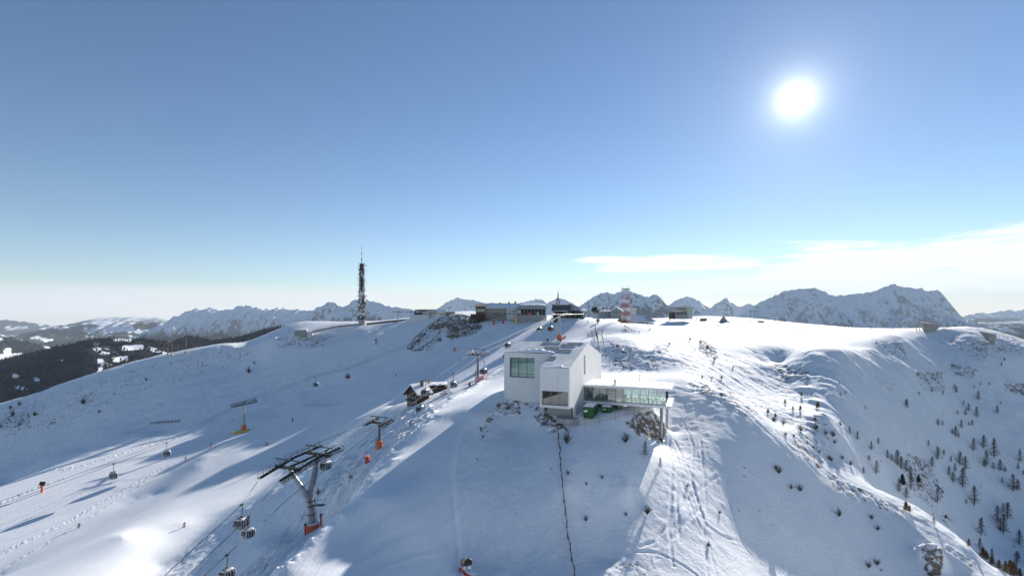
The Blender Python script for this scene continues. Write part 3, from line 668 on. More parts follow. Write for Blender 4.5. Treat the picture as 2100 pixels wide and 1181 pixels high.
# --- wooded hills below on the left and far right
def forest_material(name):
    m, t, b = material(name)
    P_ = t.new('ShaderNodeNewGeometry').outputs['Position']
    n = t.noise(P_, .06, 4, .7); n2 = t.noise(P_, .006, 3, .6)
    c = t.mix(t.ramp(n, .3, .7), (.015, .023, .029, 1), (.040, .050, .056, 1))
    c = t.mix(t.ramp(n2, .4, .65, 0, .4), c, (.06, .055, .055, 1))
    f = t.ramp(t.math('ADD', attr(t, 'clearing'), t.math('MULTIPLY', t.math('SUBTRACT', t.noise(P_, .035, 4, .65), .5), 1.5)), .52, .60)
    f = t.math('MULTIPLY', f, t.ramp(attr(t, 'clearing'), .02, .2))
    t.put(b.inputs['Base Color'], t.mix(f, c, (.80, .83, .87, 1))); b.inputs['Roughness'].default_value = .95; b.inputs['Specular IOR Level'].default_value = .05
    return m
FM = forest_material('winter_forest')
def forest_hill(name, sky, D, front, back, drop, clearings, seed, step, ntree, th):
    sky = pts(sky); us = np.array([p[0] for p in sky]); vs = np.array([p[1] for p in sky])
    u = np.arange(us[0], us[-1], step / D * 1000); H = (640 - np.interp(u, us, vs)) / 1000 * D - th * .6
    x0 = (u - 1050) / 1000 * D; s = np.concatenate([-front * np.linspace(1, 0, 110) ** 1.2, back * np.linspace(0, 1, 30)[1:]])
    X, S = np.meshgrid(x0, s); r = np.where(S < 0, -S / front, S / back)
    X = X * (D + S * (S < 0) * .8) / D
    Z = np.broadcast_to(H, X.shape) - drop * r ** 1.25 + sstep(0, .2, r) * D * .010 * fbm(X / (D * .08), S / (D * .08), seed, 4)
    Y = D + S; U = 1050 + 1000 * X / Y; V = 640 - 1000 * Z / Y; cl = np.zeros(X.shape)
    for p, k in clearings: cl = np.maximum(cl, k * soft_poly(p, U, V, 5))
    grid_mesh(name, X, Y, Z, FM, {'clearing': cl})
    rnd = np.random.RandomState(seed); i = rnd.randint(0, X.shape[0] - 1, ntree); j = rnd.randint(0, X.shape[1] - 1, ntree)
    keep = (cl[i, j] < .85) & (rnd.rand(ntree) > cl[i, j] * .9) & (r[i, j] < .98); i, j = i[keep], j[keep]; n = len(i)
    a, b_ = rnd.rand(n), rnd.rand(n)
    L_ = lambda A: A[i, j] * (1 - a) * (1 - b_) + A[i + 1, j] * a * (1 - b_) + A[i, j + 1] * (1 - a) * b_ + A[i + 1, j + 1] * a * b_
    px, py, pz = L_(X), L_(Y), L_(Z); tall = th * (.6 + .8 * rnd.rand(n)); rr = tall * .20; k = 5
    an = np.arange(k) * 2 * np.pi / k
    ring = np.stack([px[:, None] + rr[:, None] * np.cos(an), py[:, None] + rr[:, None] * np.sin(an), np.repeat((pz + .08 * tall)[:, None], k, 1)], -1)
    top = np.stack([px, py, pz + tall], -1)[:, None, :]
    v = np.concatenate([ring, top], 1).reshape(-1, 3); b0 = np.arange(n) * (k + 1)
    f = np.concatenate([np.stack([b0 + q, b0 + (q + 1) % k, b0 + k], 1) for q in range(k)])
    me = bpy.data.meshes.new('forest'); me.from_pydata(v.tolist(), [], f.tolist()); me.materials.append(FM)
    o = bpy.data.objects.new('forest', me); C.objects.link(o); o['kind'] = 'stuff'; o['label'] = 'dark conifer forest covering the low hill'
    return o
forest_hill('forest_hill', '-900,980 -500,880 -150,790 -60,760 0,736 60,722 120,708 180,695 222,691 268,693 310,698 345,705 400,716 470,735 560,760', 2600, 1500, 900, 250,
    [('234,692 268,693 268,698 234,697', 1), ('252,711 292,709 292,715 252,717', 1), ('303,710 345,724 340,729 303,716', .6), ('190,712 228,716 226,727 204,726 192,719', .52), ('201,737 210,737 208,762 203,760', .9), ('206,760 190,770 200,768 208,763', .8),
     ('233,734 243,735 243,741 234,740', .9), ('244,730 260,733 259,738 246,737', .9), ('210,737 232,742 224,758 212,750', .42), ('68,774 84,777 80,782 70,780', .75), ('28,766 38,767 36,776 28,774', .7), ('24,788 58,797 56,802 40,800', .7), ('190,700 205,702 204,712 192,710', .45), ('120,738 145,740 140,744 124,743', .5), ('225,720 250,724 248,734 228,732', .36), ('255,722 300,724 300,740 262,738', .34)], 61, 9, 22000, 12)
forest_hill('forest_hill_behind', '290,722 330,708 352,700 370,692 386,688 402,689 418,693 436,697 460,694 490,690 510,684 528,678 548,672 575,668 610,668 660,690', 3600, 1600, 900, 420, [('300,700 345,705 345,708 300,704', .8)], 67, 14, 12000, 14)
forest_hill('blue_forest_hill', '-800,740 -500,700 -200,690 -100,680 -30,680 0,687 25,693 50,700 80,706 105,713 130,722 200,740', 5600, 3000, 1500, 700, [('0,728 45,726 45,733 0,736', 1), ('8,718 22,714 20,724 10,724', .9), ('88,706 120,704 118,712 92,712', .9), ('0,694 4,694 4,697 0,697', .9)], 71, 22, 8000, 22)
forest_hill('dark_valley_forest', '1930,700 1980,686 2020,690 2060,693 2110,698 2200,705 2300,720', 2600, 1300, 1200, 420, [('2040,694 2100,690 2100,700 2060,700', .5)], 73, 12, 7000, 18)
# ------------------------------------------------------------------ air between here and the far ranges
def haze_box():
    m = bpy.data.materials.new('air'); m.use_nodes = True; t = NT(m.node_tree); t.n.clear()
    pv = t.new('ShaderNodeVolumePrincipled'); pv.inputs['Color'].default_value = (.74, .86, 1.0, 1); pv.inputs['Density'].default_value = 2.1e-5; pv.inputs['Anisotropy'].default_value = 0.0
    o_ = t.new('ShaderNodeOutputMaterial'); t.l.new(pv.outputs[0], o_.inputs['Volume'])
    o = MB().span((-36000, -13000, -1152), (36000, 34500, 1300)).build('haze', m); o['kind'] = 'stuff'; o['label'] = 'thin blue air haze over the far ranges'
haze_box()

# ------------------------------------------------------------------ the museum with its glazed restaurant wing
E1 = Vector((.936, -.353, 0)); E2 = Vector((.353, .936, 0)); MO = Vector((10.5, 89.0, 0))
mus = thing('mountain_museum', 'large white gabled museum on the snowy knoll with long glazed wing on two steel columns', 'museum', (10.5, 89.0, -19))
mus.rotation_euler = (0, 0, math.atan2(-.353, .936))
ZB = 19.0                                   # local z = world z + 19
def rz(q): return -10.3 + 3.75 * (q / 16 if q <= 16 else (32 - q) / 16) + ZB
def wall_cells(mb, mk, xs, top, zb, holes):
    # columns between xs along the wall; holes: (x0, x1, z0, z1); mk(x, z, depth) -> point
    cuts = sorted(set(list(xs) + [h[0] for h in holes] + [h[1] for h in holes]))
    for x0, x1 in zip(cuts, cuts[1:]):
        hs = [h for h in holes if h[0] <= x0 + 1e-6 and h[1] >= x1 - 1e-6]
        t0, t1 = top(x0), top(x1)
        if not hs: mb.face([mk(x0, zb, 0), mk(x1, zb, 0), mk(x1, t1, 0), mk(x0, t0, 0)])
        else:
            h = hs[0]
            mb.face([mk(x0, zb, 0), mk(x1, zb, 0), mk(x1, h[2], 0), mk(x0, h[2], 0)])
            mb.face([mk(x0, h[3], 0), mk(x1, h[3], 0), mk(x1, t1, 0), mk(x0, t0, 0)])
    for x0, x1, z0, z1 in holes:            # reveals
        q = [(x0, z0), (x1, z0), (x1, z1), (x0, z1)]
        for (a, b_), (c, d_) in zip(q, q[1:] + q[:1]):
            mb.face([mk(a, b_, 0), mk(c, d_, 0), mk(c, d_, .55), mk(a, b_, .55)])
def window(mk, h, ncol, rows, frame_m, glass_m, parent, room=3.0, room_m=None, name='window'):
    x0, x1, z0, z1 = h; f = MB(); wv = .09
    def bar(xa, za, xb, zb_):
        f.hexa([mk(xa, za, .42), mk(xb, za, .42), mk(xb, za, .54), mk(xa, za, .54)], [mk(xa, zb_, .42), mk(xb, zb_, .42), mk(xb, zb_, .54), mk(xa, zb_, .54)])
    bar(x0, z0, x0 + wv, z1); bar(x1 - wv, z0, x1, z1); bar(x0 + wv, z0, x1 - wv, z0 + wv); bar(x0 + wv, z1 - wv, x1 - wv, z1)
    for k in range(1, ncol): xm = x0 + (x1 - x0) * k / ncol; bar(xm - .035, z0 + wv, xm + .035, z1 - wv)
    for r in rows:
        zm = z0 + (z1 - z0) * r
        for k in range(ncol): bar(x0 + (x1 - x0) * k / ncol + .1, zm - .03, x0 + (x1 - x0) * (k + 1) / ncol - .1, zm + .03)
    fo = f.build(name, frame_m, parent)
    MB().face([mk(x0 + .02, z0 + .02, .50), mk(x1 - .02, z0 + .02, .50), mk(x1 - .02, z1 - .02, .50), mk(x0 + .02, z1 - .02, .50)]).build('pane', glass_m, fo)
    if room_m:
        q = [(x0, z0), (x1, z0), (x1, z1), (x0, z1)]; r = MB()
        for (a, b_), (c, d_) in zip(q, q[1:] + q[:1]): r.face([mk(a, b_, .56), mk(c, d_, .56), mk(c, d_, .56 + room), mk(a, b_, .56 + room)])
        r.face([mk(a, b_, .56 + room) for a, b_ in q]); r.build('blind' if name == 'window' else 'room', room_m, fo)
    return fo
mw = MB()
zf = -17.7 + ZB; zl = -21.5 + ZB
mkF = lambda x, z, dp: (x, dp, z)                    # front block face, q = 0
mkL = lambda x, z, dp: (x, 8 + dp, z)                # set-back left face
mkR = lambda q, z, dp: (-dp, q, z)                   # right gable wall
HF = (-5.33, -.29, -17.2 + ZB, -14.6 + ZB); HL = (-14.76, -9.31, -13.5 + ZB, -9.43 + ZB); HR = (12.1, 15.3, -12.8 + ZB, -9.1 + ZB)
HRW = (12.1, 13.7, -12.9 + ZB, -9.0 + ZB)
wall_cells(mw, mkF, [-5.66, 0], lambda x: rz(0), zf, [HF])
wall_cells(mw, mkL, [-16, -5.66], lambda x: rz(8), zl, [HL])
wall_cells(mw, mkR, [0, 2.4], rz, zf, [])
wall_cells(mw, mkR, [2.4, 16, 32], rz, zl, [HRW])
mw.face([(-5.66, 0, zf), (0, 0, zf), (0, 2.4, zf), (-5.66, 2.4, zf)])
mw.face([(-5.66, 8, zf), (-5.66, 0, zf), (-5.66, 0, rz(0)), (-5.66, 8, rz(8))]); mw.face([(-5.66, 8, zl), (-5.66, 2.4, zl), (-5.66, 2.4, zf), (-5.66, 8, zf)])
mw.face([(-16, 32, zl), (-16, 8, zl), (-16, 8, rz(8)), (-16, 16, rz(16)), (-16, 32, rz(32))])
mw.face([(0, 32, zl), (-16, 32, zl), (-16, 32, rz(32)), (0, 32, rz(32))])
mw.build('wall', M_['plaster'], mus)
rf = MB()
def slab(ps, th=.06, lift=.02): rf.hexa([(a, b_, c + lift) for a, b_, c in ps], [(a, b_, c + lift + th) for a, b_, c in ps])
slab([(-5.66, 0, rz(0)), (0, 0, rz(0)), (0, 8, rz(8)), (-5.66, 8, rz(8))])
slab([(-16, 8, rz(8)), (0, 8, rz(8)), (0, 16, rz(16)), (-16, 16, rz(16))])
slab([(-16, 16, rz(16)), (0, 16, rz(16)), (0, 32, rz(32)), (-16, 32, rz(32))])
roof = rf.build('roof', M_['tile'], mus)
for sx, sq, wd, dq in ((-4.7, 4.6, 1.6, 1.0), (-6.6, 10.9, 3.4, .95), (-3.6, 9.3, 3.4, .95), (-3.5, 12.9, 3.3, .95), (-7.6, 14.5, 4.0, .6), (-2.4, 14.6, 3.4, .6)):
    s_ = MB(); a0, a1, q0, q1 = sx - wd / 2, sx + wd / 2, sq, sq + dq
    up_ = lambda a, q, h: (a, q, rz(q) + h)
    for xa, xb, qa, qb in ((a0, a1, q0, q0 + .12), (a0, a1, q1 - .12, q1), (a0, a0 + .12, q0 + .12, q1 - .12), (a1 - .12, a1, q0 + .12, q1 - .12)):
        s_.hexa([up_(xa, qa, .05), up_(xb, qa, .05), up_(xb, qb, .05), up_(xa, qb, .05)], [up_(xa, qa, .3), up_(xb, qa, .3), up_(xb, qb, .3), up_(xa, qb, .3)])
    sky_fr = s_.build('skylight', M_['galv'], roof)
    MB().hexa([up_(a0 + .12, q0 + .12, .1), up_(a1 - .12, q0 + .12, .1), up_(a1 - .12, q1 - .12, .1), up_(a0 + .12, q1 - .12, .1)], [up_(a0 + .12, q0 + .12, .2), up_(a1 - .12, q0 + .12, .2), up_(a1 - .12, q1 - .12, .2), up_(a0 + .12, q1 - .12, .2)]).build('skylight_pane', M_['glass_dark'], roof)
for sx in (-9.2, -6.3):                                # roof vents behind the ridge
    MB().lathe([(.18, 0), (.18, .55), (.3, .6), (.3, .85), (.1, .95)], (sx, 17.0, rz(17)), 10).build('roof_vent', M_['dark_metal'], roof)
# snow cornices on the eaves
def cornice(x0, x1, q, prof, name='snow_cornice'):
    n = 40; rows = []
    for i in range(n + 1):
        x = x0 + (x1 - x0) * i / n; thick = np.interp(i / n, [p[0] for p in prof], [p[1] for p in prof]) * (1 + .18 * math.sin(i * 1.7) * math.sin(i * .6))
        ring = []
        for k in range(9):
            s = k / 8; w_q = q - .22 * min(1, thick * 2) + (2.6 * thick + .3) * s
            ring.append((x, w_q, (rz(max(w_q, q)) if w_q > q else rz(q)) + .085 + thick * (math.sin(min(1, s * 2.6 + .25) * math.pi / 2) * (1 - s) ** 1.3) + (-.25 * thick if k == 0 else 0)))
        rows.append(ring)
    mb = MB(); mb.v = [p for r in rows for p in r]
    mb.f = [(i * 9 + k, (i + 1) * 9 + k, (i + 1) * 9 + k + 1, i * 9 + k + 1) for i in range(n) for k in range(8)]; mb.m = [0] * len(mb.f)
    return mb.build(name, M_['snowcap'], mus, smooth=True)
cornice(-15.6, -5.0, 8, [(0, .05), (.25, .5), (.5, .85), (.68, 1.05), (.8, .7), (.95, .45), (1, .1)])
cornice(-5.4, -.2, 0, [(0, .03), (.3, .1), (.55, .25), (.72, .5), (.8, .2), (1, .06)])
window(mkL, HL, 3, (.18, .77), M_['dark_metal'], M_['glass_pale'], mus, .6, plain('pale_blind', (.72, .80, .77), .8, var=.06))
window(mkF, HF, 3, (), M_['light_wood'], M_['glass_dark'], mus, 3.5, M_['dark_room'], 'picture_window')
window(mkR, HRW, 1, (), M_['dark_metal'], M_['glass_dark'], mus, 1.0, M_['dark_room'])
base = MB().span((-5.0, 2.6, -23 + ZB), (-.3, 11, -17.72 + ZB)).build('plinth', M_['stone_grey'], mus)
MB().span((-2.6, .2, -23 + ZB), (1.2, 2.2, -19.6 + ZB)).build('retaining_wall', M_['concrete'], mus)
MB().span((-3.8, 2.5, -17.98 + ZB), (-.8, 2.59, -17.86 + ZB)).build('wood_trim', M_['light_wood'], base)
# --- wing
Q0, Q1, P1 = 11.7, 21.2, 17.2; ZT = -14.84 + ZB; ZF = -18.1 + ZB
MB().span((.02, Q0, ZT - .42), (P1, Q1, ZT)).build('wing_roof', M_['white_paint'], mus, bevel=.02)
sn = MB(); nx, nq = 60, 24
sn.v = [(.1 + (P1 - .2) * i / nx, Q0 + .1 + (Q1 - Q0 - .2) * j / nq, ZT + .012 + (.12 + .04 * math.sin(i * .9 + j * .4) + .03 * math.sin(j * 1.3 - i * .35)) * min(1, 4 * min(i, nx - i) / nx + .1) * min(1, 4 * min(j, nq - j) / nq + .1)) for i in range(nx + 1) for j in range(nq + 1)]
sn.f = [(i * (nq + 1) + j, (i + 1) * (nq + 1) + j, (i + 1) * (nq + 1) + j + 1, i * (nq + 1) + j + 1) for i in range(nx) for j in range(nq)]; sn.m = [0] * len(sn.f)
sn.build('wing_snow', M_['snowcap'], mus, smooth=True)
MB().span((.02, Q0, ZF - .5), (P1, Q1, ZF)).build('wing_floor', M_['white_paint'], mus, bevel=.02)
PG = P1 - 1.1; gq = Q0 + .35
wl = MB().span((.1, gq + 8.2, ZF + .02), (7.0, gq + 8.4, ZT - .44))
wl.build('wing_back_wall', M_['plaster'], mus)
MB().span((.3, gq + 2.6, ZF + .02), (1.5, gq + 2.8, ZF + 2.3)).build('inner_door', M_['dark_room'], mus); MB().span((3.0, gq + 7.9, ZF + .9), (5.2, gq + 8.1, ZF + 2.3)).build('bar_panel', M_['dark_room'], mus)
MB().bar((1.6, gq + 4, ZT - .5), (4.6, gq + 4, ZF + .1), .9, .25).build('stair', M_['white_paint'], mus)
for k in range(14):
    fx, fq = 4.4 + (k % 7) * 1.65 + .3 * (k // 7), gq + 2.0 + 3.2 * (k // 7)
    ft = MB(); ft.span((fx - .45, fq - .4, ZF + .70), (fx + .45, fq + .4, ZF + .75)); ft.span((fx - .05, fq - .05, ZF + .02), (fx + .05, fq + .05, ZF + .71))
    ft.build('dining_table', M_['wood'], mus)
    for sx in (-.75, .75):
        ft = MB(); ft.span((fx + sx - .22, fq - .22, ZF + .42), (fx + sx + .22, fq + .22, ZF + .47)); ft.span((fx + sx * 1.25 - .03, fq - .22, ZF + .46), (fx + sx * 1.25 + .03, fq + .22, ZF + .95)); ft.span((fx + sx - .04, fq - .04, ZF + .02), (fx + sx + .04, fq + .04, ZF + .43))
        ft.build('dining_chair', M_['wood'], mus)
gp = MB()
gp.face([(.1, gq, ZF + .03), (PG, gq, ZF + .03), (PG, gq, ZT - .44), (.1, gq, ZT - .44)])
gp.face([(PG, gq, ZF + .03), (PG, gq + 8.6, ZF + .03), (PG, gq + 8.6, ZT - .44), (PG, gq, ZT - .44)])
gp.face([(7.1, gq + 8.3, ZF + .03), (PG, gq + 8.3, ZF + .03), (PG, gq + 8.3, ZT - .44), (7.1, gq + 8.3, ZT - .44)])
gp.build('wing_glazing', M_['glass_pale'], mus)
for k in range(11):
    x = .12 + (PG - .12) * k / 10; MB().span((x - .035, gq - .06, ZF + .01), (x + .035, gq + .06, ZT - .43)).build('mullion', M_['dark_metal'], mus)
for k in range(1, 5):
    q = gq + 8.3 * k / 4; MB().span((PG - .06, q - .035, ZF + .01), (PG + .06, q + .035, ZT - .43)).build('mullion', M_['dark_metal'], mus)
for k in range(6):
    x = 7.2 + (PG - 7.3) * k / 6; MB().span((x - .035, gq + 8.25, ZF + .01), (x + .035, gq + 8.35, ZT - .43)).build('mullion', M_['dark_metal'], mus)
MB().span((7.55, gq + .3, ZF + .01), (7.8, gq + .55, ZT - .43)).build('wing_pillar', M_['black'], mus)
MB().lathe([(.16, 0), (.16, .75), (.24, .78), (.24, 1.0), (.12, 1.1)], (6.2, Q0 + 1.4, ZT + .05), 10).build('flue', M_['galv'], mus)
for cp_, cq_ in ((15.28, 12.55), (15.9, 20.45)):
    wpt = MO + E1 * cp_ + E2 * cq_; hz = height(wpt.x, wpt.y)
    co = MB().tube((cp_, cq_, hz - .6 + ZB), (cp_, cq_, ZF - .5), .28, .28, 16).build('wing_column', M_['galv'], mus, smooth=True)
    MB().lathe([(.6, 0), (.6, .12), (.34, .2), (.32, .5)], (cp_, cq_, hz - .02 + ZB), 14).build('column_foot', M_['dark_metal'], co)
sp = MB().span((.03, Q0 + 1.6, -23 + ZB), (7.2, Q1 - .6, ZF - .503)); sp.build('wing_support', M_['concrete'], mus)  # real pier, stretched to the museum wall to keep sun from passing beneath
sp = MB()
for k in range(5): sp.span((1.5 + k * 1.1, Q0 + 1.52, ZF - 1.55), (2.3 + k * 1.1, Q0 + 1.6, ZF - .75))
sp.build('undercroft_window', M_['glass_dark'], mus)

# ------------------------------------------------------------------ gondola lift
M_['cabin_glass'] = plain('cabin_glass', (.035, .045, .05), .12, var=.2)
M_['cabin_body'] = plain('cabin_body', (.20, .205, .21), .45, .2)
M_['cabin_frame'] = plain('cabin_frame', (.58, .59, .60), .4, .4)
M_['tower_grey'] = plain('weathered_tower_steel', (.14, .145, .15), .5, .3)
M_['cabin_red'] = plain('cabin_red_panel', (.30, .05, .035), .5)
def cabin_sections(mb, secs, n=28):
    rows = []
    for z, a, b_ in secs:
        r = []
        for i in range(n):
            q = 2 * math.pi * (i + .5) / n; c, s = math.cos(q), math.sin(q)
            r.append((a * math.copysign(abs(c) ** .42, c), b_ * math.copysign(abs(s) ** .42, s), z))
        rows.append(r)
    k = len(mb.v); mb.v += [p for r in rows for p in r]
    for j in range(len(rows) - 1):
        for i in range(n):
            i2 = (i + 1) % n; mb.f.append((k + j * n + i, k + j * n + i2, k + (j + 1) * n + i2, k + (j + 1) * n + i)); mb.m.append(mb.mi)
    mb.f.append(tuple(range(k + n - 1, k - 1, -1))); e = k + (len(rows) - 1) * n; mb.f.append(tuple(range(e, e + n))); mb.m += [mb.mi] * 2
def cab_hw(z):                              # half width / half length of the barrel at height z (0 = floor)
    return (np.interp(z, [0, .25, .85, 1.5, 1.95, 2.12], [.72, .90, 1.08, .98, .78, .55]), np.interp(z, [0, .25, .85, 1.5, 1.95, 2.12], [.85, 1.02, 1.22, 1.12, .92, .68]))
ZG = 4.5                                   # height of the rope grip above the cabin floor
def make_cabin(label, body):
    t = thing('gondola_cabin', label, 'gondola cabin')
    m = MB(); cabin_sections(m, [(z - ZG,) + tuple(cab_hw(z)) for z in (0, .12, .25, .5, .85)]); m.build('cabin_shell', body, t, smooth=True)
    m = MB(); cabin_sections(m, [(z - ZG, cab_hw(z)[0] * .985, cab_hw(z)[1] * .985) for z in (.84, 1.1, 1.5, 1.75)]); m.build('window_band', M_['cabin_glass'], t, smooth=True)
    m = MB(); cabin_sections(m, [(1.74 - ZG,) + tuple(cab_hw(1.74)), (1.95 - ZG,) + tuple(cab_hw(1.95)), (2.08 - ZG, .62, .74), (2.14 - ZG, .3, .4)]); m.build('roof', M_['cabin_frame'], t, smooth=True)
    for sx in (-1, 1):
        for sy in (-1, 1):
            m = MB()
            zs = (.1, .5, .85, 1.2, 1.5, 1.78)
            P_ = [Vector((sx * cab_hw(z)[0] * .90, sy * cab_hw(z)[1] * .90, z - ZG)) for z in zs]
            for a, b_ in zip(P_, P_[1:]): m.bar(a, b_, .15, .15)
            m.build('corner_pillar', M_['cabin_frame'], t)
    for side in (-1, 1):                     # doors on both long sides, two window openings each
        d_ = MB(); zs = (.15, .5, .85, 1.2, 1.5, 1.72)
        for yy in (-.62, 0, .62):
            P_ = [Vector((side * (cab_hw(z)[0] + .02), yy * (1 if abs(yy) < .1 else (1.0 if z < 1.6 else .9)), z - ZG)) for z in zs]
            for a, b_ in zip(P_, P_[1:]): d_.bar(a, b_, .07, .05)
        for z in (.16, .86, 1.70):
            d_.bar((side * (cab_hw(z)[0] + .02), -.62, z - ZG), (side * (cab_hw(z)[0] + .02), .62, z - ZG), .06, .06)
        d_.build('door_frame', M_['cabin_frame'], t)
        sk = MB()
        for yy in (-.42, -.28, .28, .42): sk.bar((side * 1.12, yy, .35 - ZG), (side * 1.14, yy, 1.05 - ZG), .05, .09)
        sk.build('ski_rack', M_['dark_metal'], t)
    m = MB(); m.bar((0, -.7, 2.15 - ZG), (0, .7, 2.15 - ZG), .16, .14); m.bar((-.35, 0, 2.15 - ZG), (.35, 0, 2.15 - ZG), .16, .12); m.path([(0, .0, 2.2 - ZG), (0, 0, 2.55 - ZG), (.22, 0, 3.0 - ZG), (.22, 0, 4.1 - ZG), (.05, 0, -.1)], .07, 8)
    m.build('hanger', M_['dark_metal'], t)
    m = MB().box((0, 0, .02), (.22, .75, .24)); m.tube((.1, -.28, .1), (.1, -.28, .3), .09); m.tube((.1, .28, .1), (.1, .28, .3), .09); m.build('rope_grip', M_['dark_metal'], t)
    return t
def sheave_train(name, parent, A, B, n, mat):
    # A..B: the run of the rope; wheels below it, side plates and a cover beam
    A, B = Vector(A), Vector(B); ax = (B - A).normalized(); sd_ = ax.cross(Vector((0, 0, 1))).normalized(); m = MB()
    for s in (-.16, .16): m.bar(A + sd_ * s + Vector((0, 0, -.32)), B + sd_ * s + Vector((0, 0, -.32)), .05, .22)
    o = m.build(name, mat, parent)
    for k in range(n):
        c = A.lerp(B, (k + .5) / n) + Vector((0, 0, -.24)); MB().tube(c - sd_ * .11, c + sd_ * .11, .23, n=10).build('sheave', M_['black'], o)
    return o
def catwalk(parent, A, B, side, mat, w_=.75):
    A, B = Vector(A), Vector(B); ax = (B - A).normalized(); sd_ = ax.cross(Vector((0, 0, 1))).normalized() * side
    m = MB(); L = (B - A).length; n = max(3, int(L / 1.1))
    m.bar(A + sd_ * .35, B + sd_ * .35, .07, .1); m.bar(A + sd_ * (.35 + w_), B + sd_ * (.35 + w_), .07, .1)
    k_ = max(4, int(L / .45))
    for k in range(k_ + 1): p = A.lerp(B, k / k_); m.bar(p + sd_ * .35, p + sd_ * (.35 + w_), .16, .04)
    for k in range(n + 1):
        p = A.lerp(B, k / n) + sd_ * (.35 + w_); m.tube(p, p + Vector((0, 0, 1.05)), .03, n=5)
    for z in (.55, 1.05): m.tube(A + sd_ * (.35 + w_) + Vector((0, 0, z)), B + sd_ * (.35 + w_) + Vector((0, 0, z)), .028, n=5)
    return m.build('catwalk', mat, parent)
def ladder(parent, A, B, off, mat, w_=.45):
    A, B, off = Vector(A), Vector(B), Vector(off); ax = (B - A).normalized(); sd_ = ax.cross(off).normalized() * w_ / 2; m = MB()
    m.tube(A + off - sd_, B + off - sd_, .03, n=5); m.tube(A + off + sd_, B + off + sd_, .03, n=5)
    n = int((B - A).length / .4)
    for k in range(n): p = A.lerp(B, (k + .5) / n) + off; m.tube(p - sd_, p + sd_, .02, n=4)
    return m.build('ladder', mat, parent)
def lift_gantry(parent, c, run, across, w_, h_, mat):     # the maintenance frame that stands over the head of a pylon
    c = Vector(c); m = MB()
    for s in (-1, 1): m.bar(c + across * s * w_ * .28, c + across * s * w_ * .5 + Vector((0, 0, h_)), .12, .12)
    m.bar(c - across * w_ * .62 + Vector((0, 0, h_)), c + across * w_ * .62 + Vector((0, 0, h_)), .16, .18)
    return m.build('gantry', mat, parent)
RUN = Vector((.382, .924, 0)).normalized(); ACR = Vector((.924, -.382, 0))
RUN2 = Vector((.828, .561, 0)).normalized(); ACR2 = Vector((.561, -.828, 0))
# --- the big forked pylon at the front: two heads side by side along the run, trunk with padding
def front_pylon():
    b = Vector((-38.5, 94, height(-38.5, 94) - .2))
    t = thing('lift_pylon', 'big forked lift pylon with orange padded foot at the edge of the shaded piste', 'lift pylon', b)
    zt = -.2915 * b.y - b.z
    fork = Vector((-.6, 0, zt * .46))
    M1 = MB().tube((0, 0, 0), (-.35, 0, zt * .30), .95, .80, 12); M1.tube((-.35, 0, zt * .30), fork, .80, .72, 12); M1.build('trunk', M_['galv'], t, smooth=False)
    for f_, r in ((.30, .88), (.40, .86), (.455, .84)): MB().tube(Vector((-.35, 0, zt * f_ - .07)), Vector((-.35, 0, zt * f_ + .07)), r, r, 12).build('flange', M_['dark_metal'], t)
    HA = Vector((-4.2, -1.2, zt - 2.2)); HB = Vector((.35, 2.2, zt - .6))
    for H_ in (HA, HB):
        k = fork.lerp(H_, .22) + Vector((0, 0, .2))
        a_ = MB().tube(fork - Vector((0, 0, .3)), k, .68, .56, 10); a_.tube(k, H_, .56, .42, 10); a_.build('arm', M_['galv'] if H_ is HA else M_['stone_grey'], t)
    ladder(t, fork, HB, (.55, -.35, 0), M_['dark_metal']); ladder(t, (0, 0, 2.5), fork, (.98, .1, 0), M_['dark_metal'])
    pf = MB(); pf.box((1.5, .2, zt * .40), (1.6, 1.0, .08))
    for x_, y_ in ((.8, -.3), (2.3, -.3), (2.3, .7), (.8, .7)): pf.tube((x_, y_, zt * .40), (x_, y_, zt * .40 + 1.1), .03, n=5)
    pf.tube((.8, -.3, zt * .4 + 1.1), (2.3, -.3, zt * .4 + 1.1), .03, n=5); pf.tube((2.3, -.3, zt * .4 + 1.1), (2.3, .7, zt * .4 + 1.1), .03, n=5); pf.build('platform', M_['dark_metal'], t)
    pd = MB()
    pd.lathe([(1.22, -2.2), (1.26, 0), (1.26, 3.0), (1.1, 3.12), (1.0, 3.12)], (0, 0, 0), 16); pd.build('padding', M_['orange'], t)
    MB().lathe([(1.0, 3.1), (1.27, 3.14), (1.2, 3.28), (.9, 3.34)], (0, 0, 0), 16).build('snow_rim', M_['snowcap'], t, smooth=True)
    # heads: crossbeams and the long sheave trains on both rope lines
    gs = 2.35
    for H_, half in ((HA, 2.7), (HB, 2.7)):
        cb = MB(); cb.bar(H_ - ACR * (gs + .6), H_ + ACR * (gs + .6), .55, .5); cb.build('crossbeam', M_['green_metal'], t)
        lift_gantry(t, H_ + Vector((0, 0, .2)), RUN, ACR, 5.4, 1.3, M_['green_metal'])
    for s in (-1, 1):
        A = HA + ACR * gs * s - RUN * 4.0 + Vector((0, 0, -1.2)); Mid = HA.lerp(HB, .5) + ACR * gs * s + Vector((0, 0, .75)); B = HB + ACR * gs * s + RUN * 3.4 + Vector((0, 0, .9))
        A.z += .5; Mid.z -= .1
        sheave_train('sheave_train', t, A, Mid, 9, M_['green_metal']); sheave_train('sheave_train', t, Mid, B, 9, M_['green_metal'])
        catwalk(t, A + Vector((0, 0, -.55)), Mid + Vector((0, 0, -.55)), s if s > 0 else -1, M_['green_metal']); catwalk(t, Mid + Vector((0, 0, -.55)), B + Vector((0, 0, -.55)), s if s > 0 else -1, M_['green_metal'])
    tie = MB(); tie.bar(HA, HB, .3, .35); tie.build('tie_beam', M_['green_metal'], t)
    return t, b
front, fb = front_pylon()
